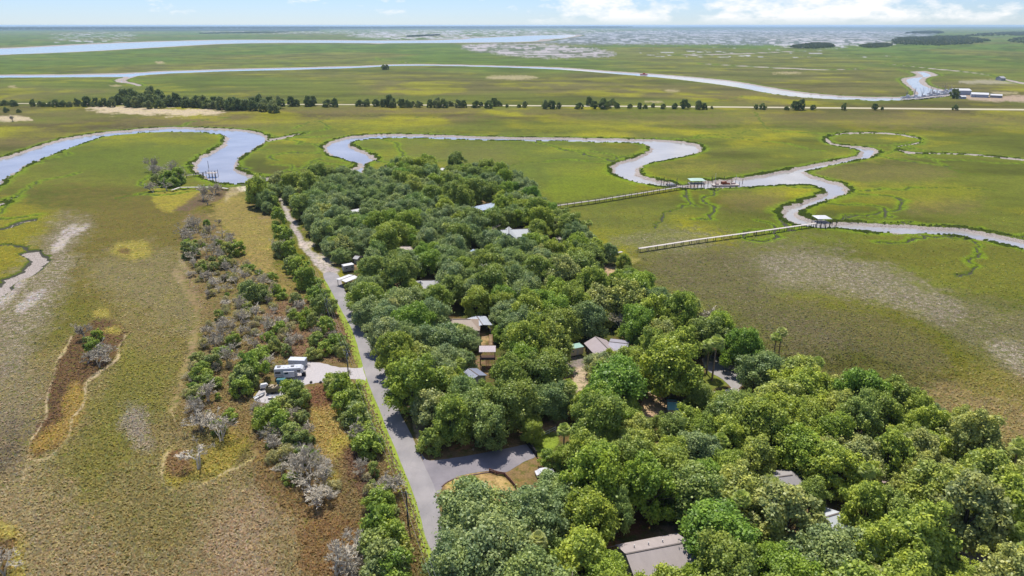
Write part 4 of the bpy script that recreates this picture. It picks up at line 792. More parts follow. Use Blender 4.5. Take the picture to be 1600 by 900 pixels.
# fifth-wheel camper
def camper():
    a = G(433, 577, 3.3); b = G(467, 575, 3.3); rz = math.atan2(b.y - a.y, b.x - a.x); L_ = 8.6; w = 2.5; c = (a + b) / 2; c.z = 0; c.y += 1
    t_ = thing('camper', 'white fifth wheel camper with raised rounded nose parked on the gravel lot', 'camper', c, rz); LAND.append((c.x, c.y, 'the white camper')); h = 3.45; wb = mat('camper_white', (226,228,232), .35, .03, 1, spec=.5)
    prof = [(-L_ / 2, .75), (L_ / 2 - 2.6, .75), (L_ / 2 - 2.4, 1.75), (L_ / 2 - .1, 1.75), (L_ / 2, 2.1), (L_ / 2 - .25, 2.95), (L_ / 2 - .9, h), (-L_ / 2 + .15, h), (-L_ / 2, h - .2)]; n = len(prof)
    q = MB(); q.v = [(x, -w / 2, z) for x, z in prof] + [(x, w / 2, z) for x, z in prof]; q.f = [tuple(range(n)), tuple(range(n, 2 * n))[::-1]] + [(i, i + n, (i + 1) % n + n, (i + 1) % n) for i in range(n)]; q.build('body', wb, t_)
    q = MB(); q.box((.1, -w / 2 - .35, 1.75), (3.2, .7, 1.9)); q.build('slide_out', wb, t_)
    for x, z, ww, wh in ((-3.2, 2.2, 1.5, .6), (-.6, 2.3, 1.0, .6), (2.9, 2.45, .9, .55)):
        y = -w / 2 - (.72 if x == -.6 else .02); f = MB(); f.box((x, y, z), (ww + .12, .06, wh + .12)); fo = f.build('window', mat('camper_trim', (120,124,130), .5), t_); p = MB(); p.box((x, y - .04, z), (ww, .04, wh)); p.build('pane', glass, fo)
    q = MB(); q.box((2.1, -w / 2 - .03, 1.75), (.7, .06, 1.9)); do = q.build('door', mat('camper_door', (206,208,212), .5), t_); q = MB(); q.box((1.85, -w / 2 - .09, 1.7), (.06, .06, .16)); q.build('handle', glass, do)
    q = MB(); q.box((-.7, -w / 2 - .012, 1.32), (L_ * .8, .02, .1)); q.build('stripe', mat('camper_trim', (120,124,130)), t_)
    for x in (-1.0, -.15):
        for s in (-1, 1): q = MB(); q.tube((x, s * (w / 2 - .05), .38), (x, s * (w / 2 - .32), .38), .38, .38, 16); wo = q.build('wheel', mat('tyre', (40,40,42), .8, .1), t_); q = MB(); q.tube((x, s * (w / 2 - .04), .38), (x, s * (w / 2 + .01), .38), .18, .16, 12); q.build('rim', mat('rim', (190,190,194), .3, .1, metal=.5), wo)
    for s in (-1, 1): q = MB(); q.box((L_ / 2 - 2.9, s * .9, .4), (.12, .12, .8)); q.build('landing_leg', mat('steel', (110,112,116), .5), t_)
    q = MB(); q.tube((L_ / 2 - 1.4, 0, 1.0), (L_ / 2 - 1.4, 0, 1.8), .12, .16); q.build('hitch', mat('steel', (110,112,116)), t_)
    for x in (-3.0, 1.0): q = MB(); q.box((x, .2, h + .13), (.95, .75, .26)); q.build('roof_unit', mat('roof_unit', (150,150,152), .6), t_)
    for x in (-1.5, -.2, 2.3): q = MB(); q.box((x, -.3, h + .06), (.4, .4, .12)); q.build('roof_vent', white, t_)
    FOOT.append((c.x, c.y, rz, 5, 2.2))
camper()
c = G(464, 576, 0); t_ = thing('cargo_trailer', 'light grey enclosed cargo trailer parked behind the camper', 'trailer', (c.x, c.y + 1.5, 0), -.05); FOOT.append((c.x, c.y + 1.5, 0, 3.5, 1.8))
q = MB(); q.box((0, 0, 1.6), (5.2, 2.3, 2.2)); q.build('body', mat('cargo_grey', (190,198,208), .5, .05), t_)
q = MB(); q.add([(-2.65, -1.2, 2.705), (2.65, -1.2, 2.705), (2.65, 1.2, 2.705), (-2.65, 1.2, 2.705), (-2.4, -.6, 2.86), (2.4, -.6, 2.86), (2.4, .6, 2.86), (-2.4, .6, 2.86)], [(0, 1, 5, 4), (1, 2, 6, 5), (2, 3, 7, 6), (3, 0, 4, 7), (4, 5, 6, 7), (3, 2, 1, 0)]); q.build('roof', paleM, t_)
for x in (-.45, .45):
    for s in (-1, 1): q = MB(); q.tube((x, s * 1.16, .35), (x, s * .92, .35), .35, .35, 14); q.build('wheel', mat('tyre', (40,40,42)), t_)
q = MB(); q.beam((2.6, -.6, .55), (3.9, 0, .55), .1, .1); q.beam((2.6, .6, .55), (3.9, 0, .55), .1, .1); q.build('drawbar', mat('steel', (110,112,116)), t_)
# clutter on the lot
def lot(px, py): g = G(px, py); return g
c = lot(427, 613); t_ = thing('utility_trailer', 'olive sided open trailer heaped with tan bundles left of the camper', 'trailer', (c.x, c.y, 0), .12); FOOT.append((c.x, c.y, 0, 2.5, 2)); ol = mat('olive_panel', (118,112,84), .8, .1, 2)
q = MB(); q.box((0, 0, .55), (3.6, 2.2, .1)); q.build('bed', ol, t_)
for x, y, dx, dy in ((0, -1.1, 3.6, .08), (0, 1.1, 3.6, .08), (-1.8, 0, .08, 2.12), (1.8, 0, .08, 2.12)): q = MB(); q.box((x, y, 1.25), (dx, dy, 1.3)); q.build('side_panel', ol, t_)
for s in (-1, 1): q = MB(); q.tube((0, s * 1.3, .35), (0, s * 1.12, .35), .35, .35, 12); q.build('wheel', mat('tyre', (40,40,42)), t_)
for k, (x, y, z) in enumerate([(-1, .3, 2.0), (.1, -.2, 1.95), (1.0, .4, 2.05), (-.3, .6, 2.1)]):
    g = c + Vector((x, y, 0)); b_ = MB(); g2 = random.Random(k)
    for i in range(6): b_.tube((g.x + g2.uniform(-.4, .4), g.y - .5, z + g2.uniform(-.25, .25) - .4), (g.x + g2.uniform(-.4, .4), g.y + .5, z + g2.uniform(-.2, .3) - .4), .28, .22, 7)
    o = b_.build('bundle', mat('tan_tarp', (206,190,160), .9, .2, 3)); tag(o, ['tan bundle at the left end of the loaded olive trailer', 'tan bundle in the near middle of the olive trailer', 'tan bundle at the right end of the olive trailer', 'tan bundle on the far side of the olive trailer'][k], 'bundle', 'bundles loaded on the olive trailer')
c = lot(431, 622); t_ = thing('small_boat', 'small white open boat lying on the gravel in front of the olive trailer', 'boat', (c.x, c.y, 0), .05)
def hull(L_, w, h, m, parent, name='hull', z0=.1):
    q = MB(); st = []
    for i in range(9):
        u = i / 8; x = -L_ / 2 + L_ * u; ww = w / 2 * (1 - max(0, (u - .55) / .45) ** 2.2) + .02; st.append([(x, -ww, z0 + h + .25 * u * u * h), (x, -ww * .7, z0 + .15 * h), (x, 0, z0 + .35 * h * max(0, u - .7)), (x, ww * .7, z0 + .15 * h), (x, ww, z0 + h + .25 * u * u * h), (x, ww * .85, z0 + h * .9 + .25 * u * u * h), (x, ww * .6, z0 + .3 * h), (x, -ww * .6, z0 + .3 * h), (x, -ww * .85, z0 + h * .9 + .25 * u * u * h)])
    for s_ in st: q.v += s_
    for i in range(8):
        for j in range(9): q.f.append((i * 9 + j, (i + 1) * 9 + j, (i + 1) * 9 + (j + 1) % 9, i * 9 + (j + 1) % 9))
    q.f += [tuple(range(9)), tuple(range(72, 81))[::-1]]; return q.build(name, m, parent)
hull(4.2, 1.5, .5, white, t_); 
for x in (-1, .3): q = MB(); q.box((x, 0, .5), (.3, 1.1, .06)); q.build('bench', wood, t_)
c = lot(406, 620); t_ = thing('small_boat', 'narrow white skiff at the left corner of the gravel lot', 'boat', (c.x, c.y, 0), 1.0); hull(3.6, 1.2, .45, white, t_); q = MB(); q.box((0, 0, .42), (.3, .9, .06)); q.build('bench', wood, t_)
c = lot(413, 607); t_ = thing('covered_cart', 'white dome topped cart left of the olive trailer', 'cart', (c.x, c.y, 0), .4)
q = MB(); q.box((0, 0, .8), (2.2, 1.4, .7)); q.add([(-1.1, -.7, 1.151), (1.1, -.7, 1.151), (1.1, .7, 1.151), (-1.1, .7, 1.151), (-.8, -.45, 1.6), (.8, -.45, 1.6), (.8, .45, 1.6), (-.8, .45, 1.6)], [(0, 1, 5, 4), (1, 2, 6, 5), (2, 3, 7, 6), (3, 0, 4, 7), (4, 5, 6, 7)]); q.build('body', white, t_)
for x in (-.7, .7):
    for s in (-1, 1): q = MB(); q.tube((x, s * .72, .3), (x, s * .55, .3), .3, .3, 12); q.build('wheel', mat('tyre', (40,40,42)), t_)
def bin_(px, py, m, label, cat='bin', sz=(1.6, 1.2, 1.3)):
    c = lot(px, py); t_ = thing('storage_bin', label, cat, (c.x, c.y, 0), .05); q = MB(); q.box((0, 0, sz[2] / 2), sz); q.build('body', m, t_); q = MB(); q.box((0, 0, sz[2] + .06), (sz[0] + .1, sz[1] + .1, .1)); q.build('lid', m, t_)
bin_(440, 600, mat('teal_plastic', (50,120,128), .5), 'teal storage box under the left end of the camper', sz=(2.4, 1.2, 1.6))
bin_(449, 602, mat('grey_plastic', (130,130,134), .6), 'grey box below the middle of the camper', sz=(1.2, .9, .9)); bin_(475, 587, mat('black_plastic', (50,50,54), .6), 'dark box beside the nose of the camper', sz=(1.1, .9, 1.1))
c = lot(449, 609); t_ = thing('folding_chair', 'dark folding chair standing on the gravel below the camper', 'chair', (c.x, c.y, 0), .4); dm = mat('dark_fabric', (50,50,70), .8)
q = MB(); q.box((0, 0, .45), (.5, .5, .05)); q.build('seat', dm, t_); q = MB(); q.box((0, .25, .75), (.5, .05, .6)); q.build('backrest', dm, t_)
for x in (-.22, .22):
    for y in (-.22, .22): q = MB(); q.tube((x, y, 0), (x, y, .44), .02); q.build('leg', dm, t_)
c = lot(519, 592); t_ = thing('kayak', 'bright blue kayak lying at the lower edge of the gravel drive', 'kayak', (c.x, c.y, 0), .2); hull(3.4, .8, .35, mat('kayak_blue', (70,150,200), .4), t_)
for px, py, lab in ((501, 598, 'low stump at the lower edge of the gravel lot'), (486, 598, 'boulder at the bottom corner of the gravel lot, by the shrub')):
    c = lot(px, py); q = MB(); q.tube((c.x, c.y, 0), (c.x + .1, c.y, .5), .5, .34, 7); q.tube((c.x + .1, c.y, .5), (c.x + .1, c.y, .62), .34, .12, 7); o = q.build('stone', mat('dark_stone', (110,108,104), .9)); tag(o, lab, 'stone')
# white car under the trees by the lawn, boat
c = G(851, 742, 0); t_ = thing('parked_car', 'white car glimpsed through the trees below the bright lawn', 'car', (c.x, c.y, 0), .25); FOOT.append((c.x, c.y, 0, 2.6, 1.4)); carw = mat('car_white', (236,236,238), .25, .02, spec=.6)
prof = [(-2.2, .35), (2.2, .35), (2.25, .8), (1.3, .95), (.7, 1.45), (-1.0, 1.48), (-1.8, 1.0), (-2.25, .9)]; n = len(prof); q = MB(); q.v = [(x, -.88, z) for x, z in prof] + [(x, .88, z) for x, z in prof]; q.f = [tuple(range(n)), tuple(range(n, 2 * n))[::-1]] + [(i, i + n, (i + 1) % n + n, (i + 1) % n) for i in range(n)]; q.build('body', carw, t_)
q = MB(); q.add([(1.26, -.7, 1.0), (1.26, .7, 1.0), (.76, .7, 1.44), (.76, -.7, 1.44)], [(0, 1, 2, 3)]); q.build('windscreen', glass, t_); q = MB(); q.box((-.15, 0, 1.2), (1.5, 1.79, .34)); q.build('side_glass', glass, t_)
for x in (-1.4, 1.4):
    for s in (-1, 1): q = MB(); q.tube((x, s * .9, .33), (x, s * .68, .33), .33, .33, 16); q.build('wheel', mat('tyre', (40,40,42)), t_)
LAND.append((G(851, 700).x, G(851, 700).y, 'the bright lawn')); landmark(765, 728, 'the side road'); landmark(1135, 585, 'the right driveway'); landmark(955, 426, 'the bare tan clearing'); landmark(506, 408, 'the pale sandy turnaround')
# wooden tower: corrugated roof on posts with ladder, second ladder above
c = G(762, 572, 0); t_ = thing('lookout_tower', 'open wooden lookout with rusty white corrugated roof and ladder beside the slate blue shed', 'lookout', (c.x, c.y, 0), .02); FOOT.append((c.x, c.y, 0, 3.2, 3.2)); LAND.append((c.x, c.y, 'the wooden lookout')); dw = mat('dark_timber', (92,66,54), .85, .2, 3)
hh = 6.0; rm, tt, bb = new_mat('rusty_corrugated'); cc_ = nd(tt, 'ShaderNodeTexWave'); cc_.inputs['Scale'].default_value = 1.1; cc_.inputs['Distortion'].default_value = 3; to = nd(tt, 'ShaderNodeTexCoord'); tt.links.new(to.outputs['Object'], cc_.inputs['Vector']); tt.links.new(ramp(tt, cc_.outputs['Fac'], [(.3, alb(150,110,104)), (.55, alb(226,220,226))]), bb.inputs['Base Color']); bb.inputs['Roughness'].default_value = .6
q = MB(); n = 24
for i in range(n + 1):
    x = -2.6 + 5.2 * i / n; zc = hh + (.05 if i % 2 else 0); q.v += [(x, -1.5, zc - .35), (x, 1.7, zc + .25), (x, -1.5, zc - .41), (x, 1.7, zc + .19)]
for i in range(n): q.f += [(4 * i, 4 * i + 4, 4 * i + 5, 4 * i + 1), (4 * i + 2, 4 * i + 3, 4 * i + 7, 4 * i + 6), (4 * i, 4 * i + 2, 4 * i + 6, 4 * i + 4), (4 * i + 1, 4 * i + 5, 4 * i + 7, 4 * i + 3)]
q.build('roof', rm, t_)
for x in (-2.3, 2.3):
    for y in (-1.3, 1.5): q = MB(); q.box((x, y, hh / 2 - .2), (.2, .2, hh - .4)); q.build('post', dw, t_)
q = MB(); q.box((0, .1, 2.9), (4.8, 3.0, .14)); q.build('platform', dw, t_)
q = MB()
for s in (-1, 1): q.beam((s * .45, -3.2, .0), (s * .45, -1.5, 3.0), .12, .14)
for i in range(9): q.beam((-.45, -3.1 + .19 * i, .2 + .33 * i), (.45, -3.1 + .19 * i, .2 + .33 * i), .12, .05)
q.build('ladder', mat('orange_timber', (190,120,84), .8), t_)
c = G(767, 545, 0); t_ = thing('wooden_stair', 'pale orange wooden stair frame standing behind the lookout roof', 'stairs', (c.x, c.y, 0), 0); ow = mat('orange_timber', (190,120,84))
FOOT.append((c.x, c.y, 0, 1.5, 2.5)); q = MB()
for s in (-1, 1): q.beam((s * .55, -1.6, 1.5), (s * .55, 2.0, 4.2), .14, .2)
q.build('stringer', ow, t_); q = MB()
for i in range(9): q.box((0, -1.5 + .42 * i, 1.65 + .31 * i), (1.1, .34, .06))
q.build('tread', mat('pale_timber', (222,190,150), .8), t_)
for x in (-.55, .55):
    for y, z in ((-1.5, 1.5), (1.9, 4.0)): q = MB(); q.box((x, y, z / 2), (.14, .14, z)); q.build('post', dw, t_)
# white rail fence, black gate, guard rail
def rail_fence(name, label, pts, h, m, cat='fence', post=2.4, rails=(.45, .95), w=.1):
    W_ = [G(a, b) for a, b in pts]; t_ = thing(name, label, cat, W_[0]); o0 = W_[0]
    for a, b in zip(W_[:-1], W_[1:]):
        n = max(1, round((b - a).length / post))
        for i in range(n + (b is W_[-1])):
            p = a.lerp(b, i / n) - o0; q = MB(); q.box((p.x, p.y, h / 2), (w * 1.3, w * 1.3, h)); q.build('post', m, t_)
        q = MB()
        for z in rails: q.beam(a - o0 + Vector((0, 0, z * h)), b - o0 + Vector((0, 0, z * h)), w * .5, w * 1.6)
        q.build('rail', m, t_)
    return t_
rail_fence('rail_fence', 'white post and rail fence along the far side of the bright lawn', [(829,690),(843,684),(858,678),(868,673)], 1.3, white)
rail_fence('guard_rail', 'brown timber guard rail on the curve between side road and sandy bank', [(765,737),(776,741),(788,743),(797,752),(806,763)], .9, mat('guard_timber', (134,96,86), .8, .2, 3), 'guard rail', 2.0, (.5, 1.0), .2)
a = G(819, 690); b = G(838, 714); d = b - a; t_ = thing('gate', 'long black gate standing open between side road and bright lawn', 'gate', a, math.atan2(d.y, d.x)); bk = mat('black_paint', (34,34,40), .5, .1)
q = MB()
for i in range(40): q.box((.1 + d.length * i / 40, 0, .82), (d.length / 40 * .72, .05, 1.4))
q.build('gate_panel', bk, t_)
for x in (0, d.length): q = MB(); q.box((x, .12, .9), (.2, .2, 1.8)); q.build('post', bk, t_)
q = MB(); q.beam((0, .08, 1.5), (d.length, .08, 1.5), .06, .1); q.beam((0, .08, .35), (d.length, .08, .35), .06, .1); q.build('gate_rail', bk, t_)
# curb of the side road
kb = MB(); kp = dens([(690,760),(700,752),(720,745),(742,741),(765,737.5),(790,739)], 3, False)
for p_, q_ in zip(kp[:-1], kp[1:]): kb.beam(G(p_[0], p_[1], .16), G(q_[0], q_[1], .16), .25, .2)
o = kb.build('kerb', mat('kerb_dark', (128,104,100), .9)); o['kind'] = 'structure'
# mailboxes on the road edge
for px, py, lab in ((546, 484, 'brown mailbox on a post at the right edge of the road, upper one'), (549, 487, 'dark mailbox on a post at the right edge of the road, nearer one')):
    c = G(px, py); t_ = thing('mailbox', lab, 'mailbox', c, 0); q = MB(); q.box((0, 0, .55), (.12, .12, 1.1)); q.build('post', wood, t_)
    q = MB(); q.box((0, 0, 1.2), (.3, .6, .26)); q.tube((0, -.3, 1.33), (0, .3, 1.33), .15, .15, 10); q.build('box', mat('rust_box', (120,70,60), .6), t_)
# utility poles and wires
polew = mat('pole_wood', (84,92,94), .9, .2, 2); wire = mat('wire', (150,150,150), .5, .05); POL = []
for i, (px, py, hgt, lab) in enumerate([(700, 1010, 9.5, None), (638, 822, 9.0, 'grey utility pole beside the near road, lowest in the photo'), (545, 590, 9.5, 'grey utility pole at the gravel drive entrance'), (514, 505, 9.5, 'grey utility pole with guy wires beside the upper road verge'), (478, 405, 9.0, None)]):
    c = G(px, py); POL.append((c, hgt))
    if lab is None: continue
    t_ = thing('utility_pole', lab, 'utility pole', c, R(-22), 'utility poles along the road'); q = MB(); q.tube((0, 0, -.3), (0, 0, hgt), .2, .13, 10); q.build('pole', polew, t_)
    q = MB(); q.box((0, .12, hgt - .6), (2.4, .12, .14)); q.build('crossarm', polew, t_)
    for x in (-1.1, 0, 1.1): q = MB(); q.tube((x, .12, hgt - .53 if x else hgt), (x, .12 if x else 0, hgt - .3 if x else hgt + .2), .07, .05, 8); q.build('insulator', white, t_)
    if i == 3:
        for s in (-1, 1): q = MB(); q.tube((0, 0, hgt - 1), (s * 1.5 - 1.2, -4.5, 0), .03, .03, 4); q.build('guy_wire', wire, t_)
    if i == 2: q = MB(); q.tube((.3, -.1, hgt - 2.2), (.3, -.1, hgt - 1.2), .28, .28, 12); q.build('transformer', mat('transformer_grey', (150,154,158), .5), t_)
ca, sa = math.cos(R(-22)), math.sin(R(-22))
for k, off, lab in ((0, -1.1, 'overhead wire on the marsh side of the utility poles'), (1, 0, 'overhead wire along the tops of the utility poles'), (2, 1.1, 'overhead wire on the road side of the utility poles')):
    q = MB()
    for (a, ha), (b, hb_) in zip(POL[:-1], POL[1:]):
        dz = -.3 if off else .2; A_ = a + Vector((off * ca, off * sa, ha + dz)); B_ = b + Vector((off * ca, off * sa, hb_ + dz)); pv = A_
        for i in range(1, 11): u = i / 10; c_ = A_.lerp(B_, u) - Vector((0, 0, 4 * .9 * u * (1 - u))); q.tube(pv, c_, .02, .02, 4); pv = c_
    o = q.build('power_line', wire); tag(o, lab, 'power line', 'overhead wires along the road')
landmark(545, 590, 'the drive entrance pole')

# ---------------------------------------------------------------- docks and boardwalks
pil = mat('dark_piling', (96,90,88), .9, .25, 2); deckw = mat('grey_deck', (206,196,190), .85, .15, 1.5)
def boardwalk(label, pts, z, w, bents=5.0, rail=True, m=deckw, lm=None, maxb=48, name='boardwalk'):
    W_ = [G(a, b, z) for a, b in pts]; o0 = Vector((W_[0].x, W_[0].y, 0)); t_ = thing(name, label, 'boardwalk', o0); tot = sum((b - a).length for a, b in zip(W_[:-1], W_[1:])); st = max(bents, tot / maxb)
    dk = MB(); rl = MB(); cum = 0
    for a, b in zip(W_[:-1], W_[1:]):
        A_, B_ = a - o0, b - o0; d = (B_ - A_).normalized(); s_ = Vector((d.y, -d.x, 0)) * w / 2; dk.beam(A_, B_, w, .16)
        L_ = (b - a).length; n = int(L_ / st)
        for i in range(n + 1):
            c = A_ + d * min(L_, i * st + .3); q = MB()
            for s in (-1, 1):
                p = c + s_ * s; q.tube((p.x, p.y, -2.2), (p.x, p.y, z + (1.1 if rail else .1)), .16, .13, 6)
            q.build('piling', pil, t_)
        if rail:
            for s in (-1, 1): rl.beam(A_ + s_ * s + Vector((0, 0, 1.05)), B_ + s_ * s + Vector((0, 0, 1.05)), .13, .07); rl.beam(A_ + s_ * s + Vector((0, 0, .55)), B_ + s_ * s + Vector((0, 0, .55)), .06, .06)
    dk.build('deck', m, t_)
    if rail: rl.build('handrail', pil if m is not white else m, t_)
    if lm: g = W_[len(W_) // 2]; LAND.append((g.x, g.y, lm))
    return t_
boardwalk('long grey railed boardwalk from the canopy to the green roofed dock', [(862,322),(935,312),(1010,300),(1076,289.5)], 1.9, 1.7)
boardwalk('long pale boardwalk across the marsh to the white roofed dock', [(998,388),(1090,374),(1180,362),(1276,348.5)], 1.9, 1.5, rail=False, m=mat('pale_deck', (226,216,206), .85, .1, 1.5))
boardwalk('short pale boardwalk stub at the shore by the bare tan clearing', [(934,398),(950,397.5),(972,393)], 1.0, 1.4, rail=False, m=mat('pale_deck', (226,216,206)))
boardwalk('low boardwalk across gold marsh to the scrubby knoll', [(268,297),(281,292.5),(336,292),(356,294.5)], 1.2, 1.6, rail=False, m=mat('pale_deck', (226,216,206)))
boardwalk('narrow walkway from marsh knoll to the small left creek dock', [(290,274),(305,272.5),(324,270.5)], 1.5, 1.2, rail=True)
def dock_shelter(label, px, py, dx, dy, zd, zr, roofm, rz, npile=4, hw=2.2):
    c = G(px, py, zd); t_ = thing('dock', label, 'dock', (c.x, c.y, 0), rz); q = MB(); q.box((0, 0, zd), (dx, dy, .2)); q.build('deck', deckw, t_)
    for i in range(npile):
        for s in (-1, 1): x = -dx / 2 + .2 + (dx - .4) * i / (npile - 1); q = MB(); q.tube((x, s * (dy / 2 - .1), -2.6), (x, s * (dy / 2 - .1), zr if i % (npile - 1) == 0 else zd + 1), .17, .14, 8); q.build('piling', pil, t_)
    if roofm:
        q = MB(); rx, ry = dx * .5, dy * .62; q.v = [(-rx, -ry, zr), (rx, -ry, zr), (rx, ry, zr), (-rx, ry, zr), (-rx * .35, 0, zr + 1.1), (rx * .35, 0, zr + 1.1)] + [(-rx, -ry, zr - .15), (rx, -ry, zr - .15), (rx, ry, zr - .15), (-rx, ry, zr - .15)]; q.f = [(0, 1, 5, 4), (1, 2, 5), (2, 3, 4, 5), (3, 0, 4), (9, 8, 7, 6), (0, 6, 7, 1), (1, 7, 8, 2), (2, 8, 9, 3), (3, 9, 6, 0)]; q.build('roof', roofm, t_)
    q = MB()
    for s in (-1, 1): q.beam((-dx / 2, s * dy / 2, zd + 1.05), (dx / 2, s * dy / 2, zd + 1.05), .1, .08)
    q.build('handrail', pil, t_); return t_
dock_shelter('dock with pale green hip roof at the end of the railed boardwalk', 1088, 286.5, 10, 6.5, 1.9, 4.4, mat('green_dock_roof', (196,226,206), .5, .05), .05, 5)
dock_shelter('dock with white hip roof at the end of the pale boardwalk', 1283, 347, 7.5, 6, 1.9, 4.6, white, .05, 4)
dock_shelter('small open dock platform in the left creek', 331, 270, 7, 5, 1.6, 3.4, None, .05, 4)
def free_pile(px, py, h, label, group):
    c = G(px, py, -1.3); q = MB(); q.tube((c.x, c.y, -2.8), (c.x, c.y, h), .2, .16, 8); q.tube((c.x, c.y, h), (c.x, c.y, h + .25), .17, .03, 8); o = q.build('mooring_pile', pil); tag(o, label, 'piling', group)
LFT = ['leftmost', 'second', 'third', 'fourth', 'fifth', 'sixth', 'seventh', 'eighth', 'ninth', 'tenth', 'eleventh', 'twelfth', 'thirteenth', 'fourteenth']
def piles(pts, h, where, group):
    for i, (x, y) in enumerate(sorted(pts)): free_pile(x, y, h, f'{LFT[i]} mooring pile from the left {where}', group)
piles([(1033,290),(1037,289),(1043,291),(1046,292),(1057,291)], 4.2, 'left of the green roofed dock', 'piles left of the green roofed dock')
piles([(1295,358),(1300,352),(1303,362),(1306,355),(1289,362),(1281,361),(1275,360)], 2.2, 'around the white roofed dock', 'piles around the white roofed dock')
piles([(1106,291),(1112,284),(1118,292),(1126,291),(1131,283),(1142,291),(1149,288),(1155,292),(1160,287),(1099,292)], 2.0, 'beside the rusty barge', 'piles beside the rusty barge')
piles([(337,282),(318,281),(333,284),(326,262)], 3.6, 'around the small left creek dock', 'piles around the small left creek dock')
c = G(1051, 290, -1.3); t_ = thing('motorboat', 'white motorboat moored left of the green roofed dock', 'boat', (c.x, c.y, -1.35), .12); hull(8.5, 2.6, 1.1, white, t_, z0=.1); q = MB(); q.box((-.6, 0, 1.25), (1.4, 1.3, 1.2)); q.build('console', white, t_); q = MB(); q.box((-4.3, 0, 1.0), (.5, .5, 1.2)); q.build('outboard', mat('black_paint', (34,34,40)), t_)
c = G(1335, 353, -1.2)
c = G(1133, 290, -1.3); t_ = thing('work_barge', 'half sunk work barge with rusty machinery right of the green roofed dock', 'barge', (c.x, c.y, -1.3), .05)
q = MB(); q.v = [(-9, -2.6, .9), (9, -2.6, .9), (9, 2.6, .9), (-9, 2.6, .9), (-8, -2.3, -.2), (8, -2.3, -.2), (8, 2.3, -.2), (-8, 2.3, -.2)]; q.f = [(0, 1, 2, 3), (7, 6, 5, 4), (0, 4, 5, 1), (1, 5, 6, 2), (2, 6, 7, 3), (3, 7, 4, 0)]; q.build('hull', mat('pale_barge', (216,204,194), .8, .15, 1), t_)
rs = mat('rust', (150,84,56), .85, .3, 2)
q = MB(); q.box((-1, .2, 1.8), (3.2, 2.2, 1.7), .2); q.box((2, -.4, 1.4), (2.2, 1.6, .9), -.3); q.build('machinery', rs, t_)
q = MB(); q.tube((-.5, 0, 2.6), (3.4, .6, 4.4), .22, .14, 8); q.tube((3.4, .6, 4.4), (5.4, .4, 2.2), .14, .1, 8); q.build('boom', rs, t_)
q = MB(); q.box((5.6, .6, 1.35), (2.6, 1.6, .8), .1); q.box((-5.6, .3, 1.3), (2.4, 2.2, .7), -.15); q.build('deck_load', mat('pinkish_crates', (196,170,160), .8, .2), t_)
q = MB(); q.tube((-6.6, 1.5, .9), (-6.6, 1.5, 8.2), .14, .1, 8); q.build('mast', white, t_); q = MB(); q.tube((-8.3, 1.9, .9), (-8.3, 1.9, 7.0), .14, .1, 8); q.build('mast', pil, t_)
q = MB(); q.tube((7.6, 1.4, .9), (7.6, 1.4, 6.8), .14, .1, 8); q.build('mast', white, t_)
# ---------------------------------------------------------------- marina far right
def shed_far(label, a, b, zr, ze, hw, roofm, wallm, group=None): return building('marina_shed', label, 'shed', a, b, zr, ze, hw, roofm, wallm, over=.6, win=8, group=group)
shed_far('tall white roofed marina building beside the creek basin', (1488,138), (1514,138.4), 8.5, 6.5, 11, white, paleW)
shed_far('long low white marina building right of the tall one', (1518,144), (1545,145), 6.5, 4.5, 8, white, paleW)
shed_far('low white roofed marina building at the right end', (1548,146.5), (1566,147.2), 5.0, 3.6, 6, white, greyW)
shed_far('small white marina shed in front of the tall building', (1500,149), (1508,149), 4.5, 3.2, 4, white, paleW)
shed_far('lone grey roofed boathouse on the far creek at the right edge', (1561,119), (1568,119), 8, 5, 8, greyS, greyW)
def boat_far(px, py, L_, lab, mastm):
    c = G(px, py, -1.3); t_ = thing('shrimp_boat', lab, 'boat', (c.x, c.y, -1.3), random.uniform(-.3, .3), 'shrimp boats at the marina'); hull(L_, L_ * .28, 2.2, white, t_); q = MB(); q.box((L_ * .12, 0, 3.4), (L_ * .25, L_ * .17, 3.0)); q.build('cabin', white, t_)
    q = MB(); q.tube((0, 0, 2), (0, 0, 15), .32, .2, 6); q.build('mast', mastm, t_)
    for s in (-1, 1): q = MB(); q.tube((0, 0, 4), (-1, s * 5, 14), .22, .15, 6); q.build('outrigger', mastm, t_)
for i, (px, py) in enumerate([(1416,153.5),(1428,153),(1440,153.5),(1452,151.5),(1463,150),(1474,148.5),(1484,147),(1456,147.5),(1476,144.5)]):
    boat_far(px, py, random.uniform(14, 20), f'{LFT[i]} shrimp boat from the left of the front row at the marina' if i < 7 else ['shrimp boat in the second row left of the marina building', 'shrimp boat tied closest behind the tall marina building'][i - 7], mat('mast_grey', (120,124,140), .6) if i < 6 else mat('mast_tan', (200,180,160), .6))
boardwalk('marina pier curving along the basin edge', [(1410,155),(1440,153.2),(1462,150.2),(1486,148)], 2.0, 4, rail=False, maxb=20, name='pier')
c = G(1006, 117, -1.2); t_ = thing('small_boat', 'small red boat on the far creek right of the middle', 'boat', (c.x, c.y, -1.3), 0); hull(16, 4, 1.8, mat('red_paint', (220,80,80), .5), t_); q = MB(); q.box((0, 0, 3), (5, 3, 2)); q.build('cabin', mat('red_paint', (220,80,80)), t_)

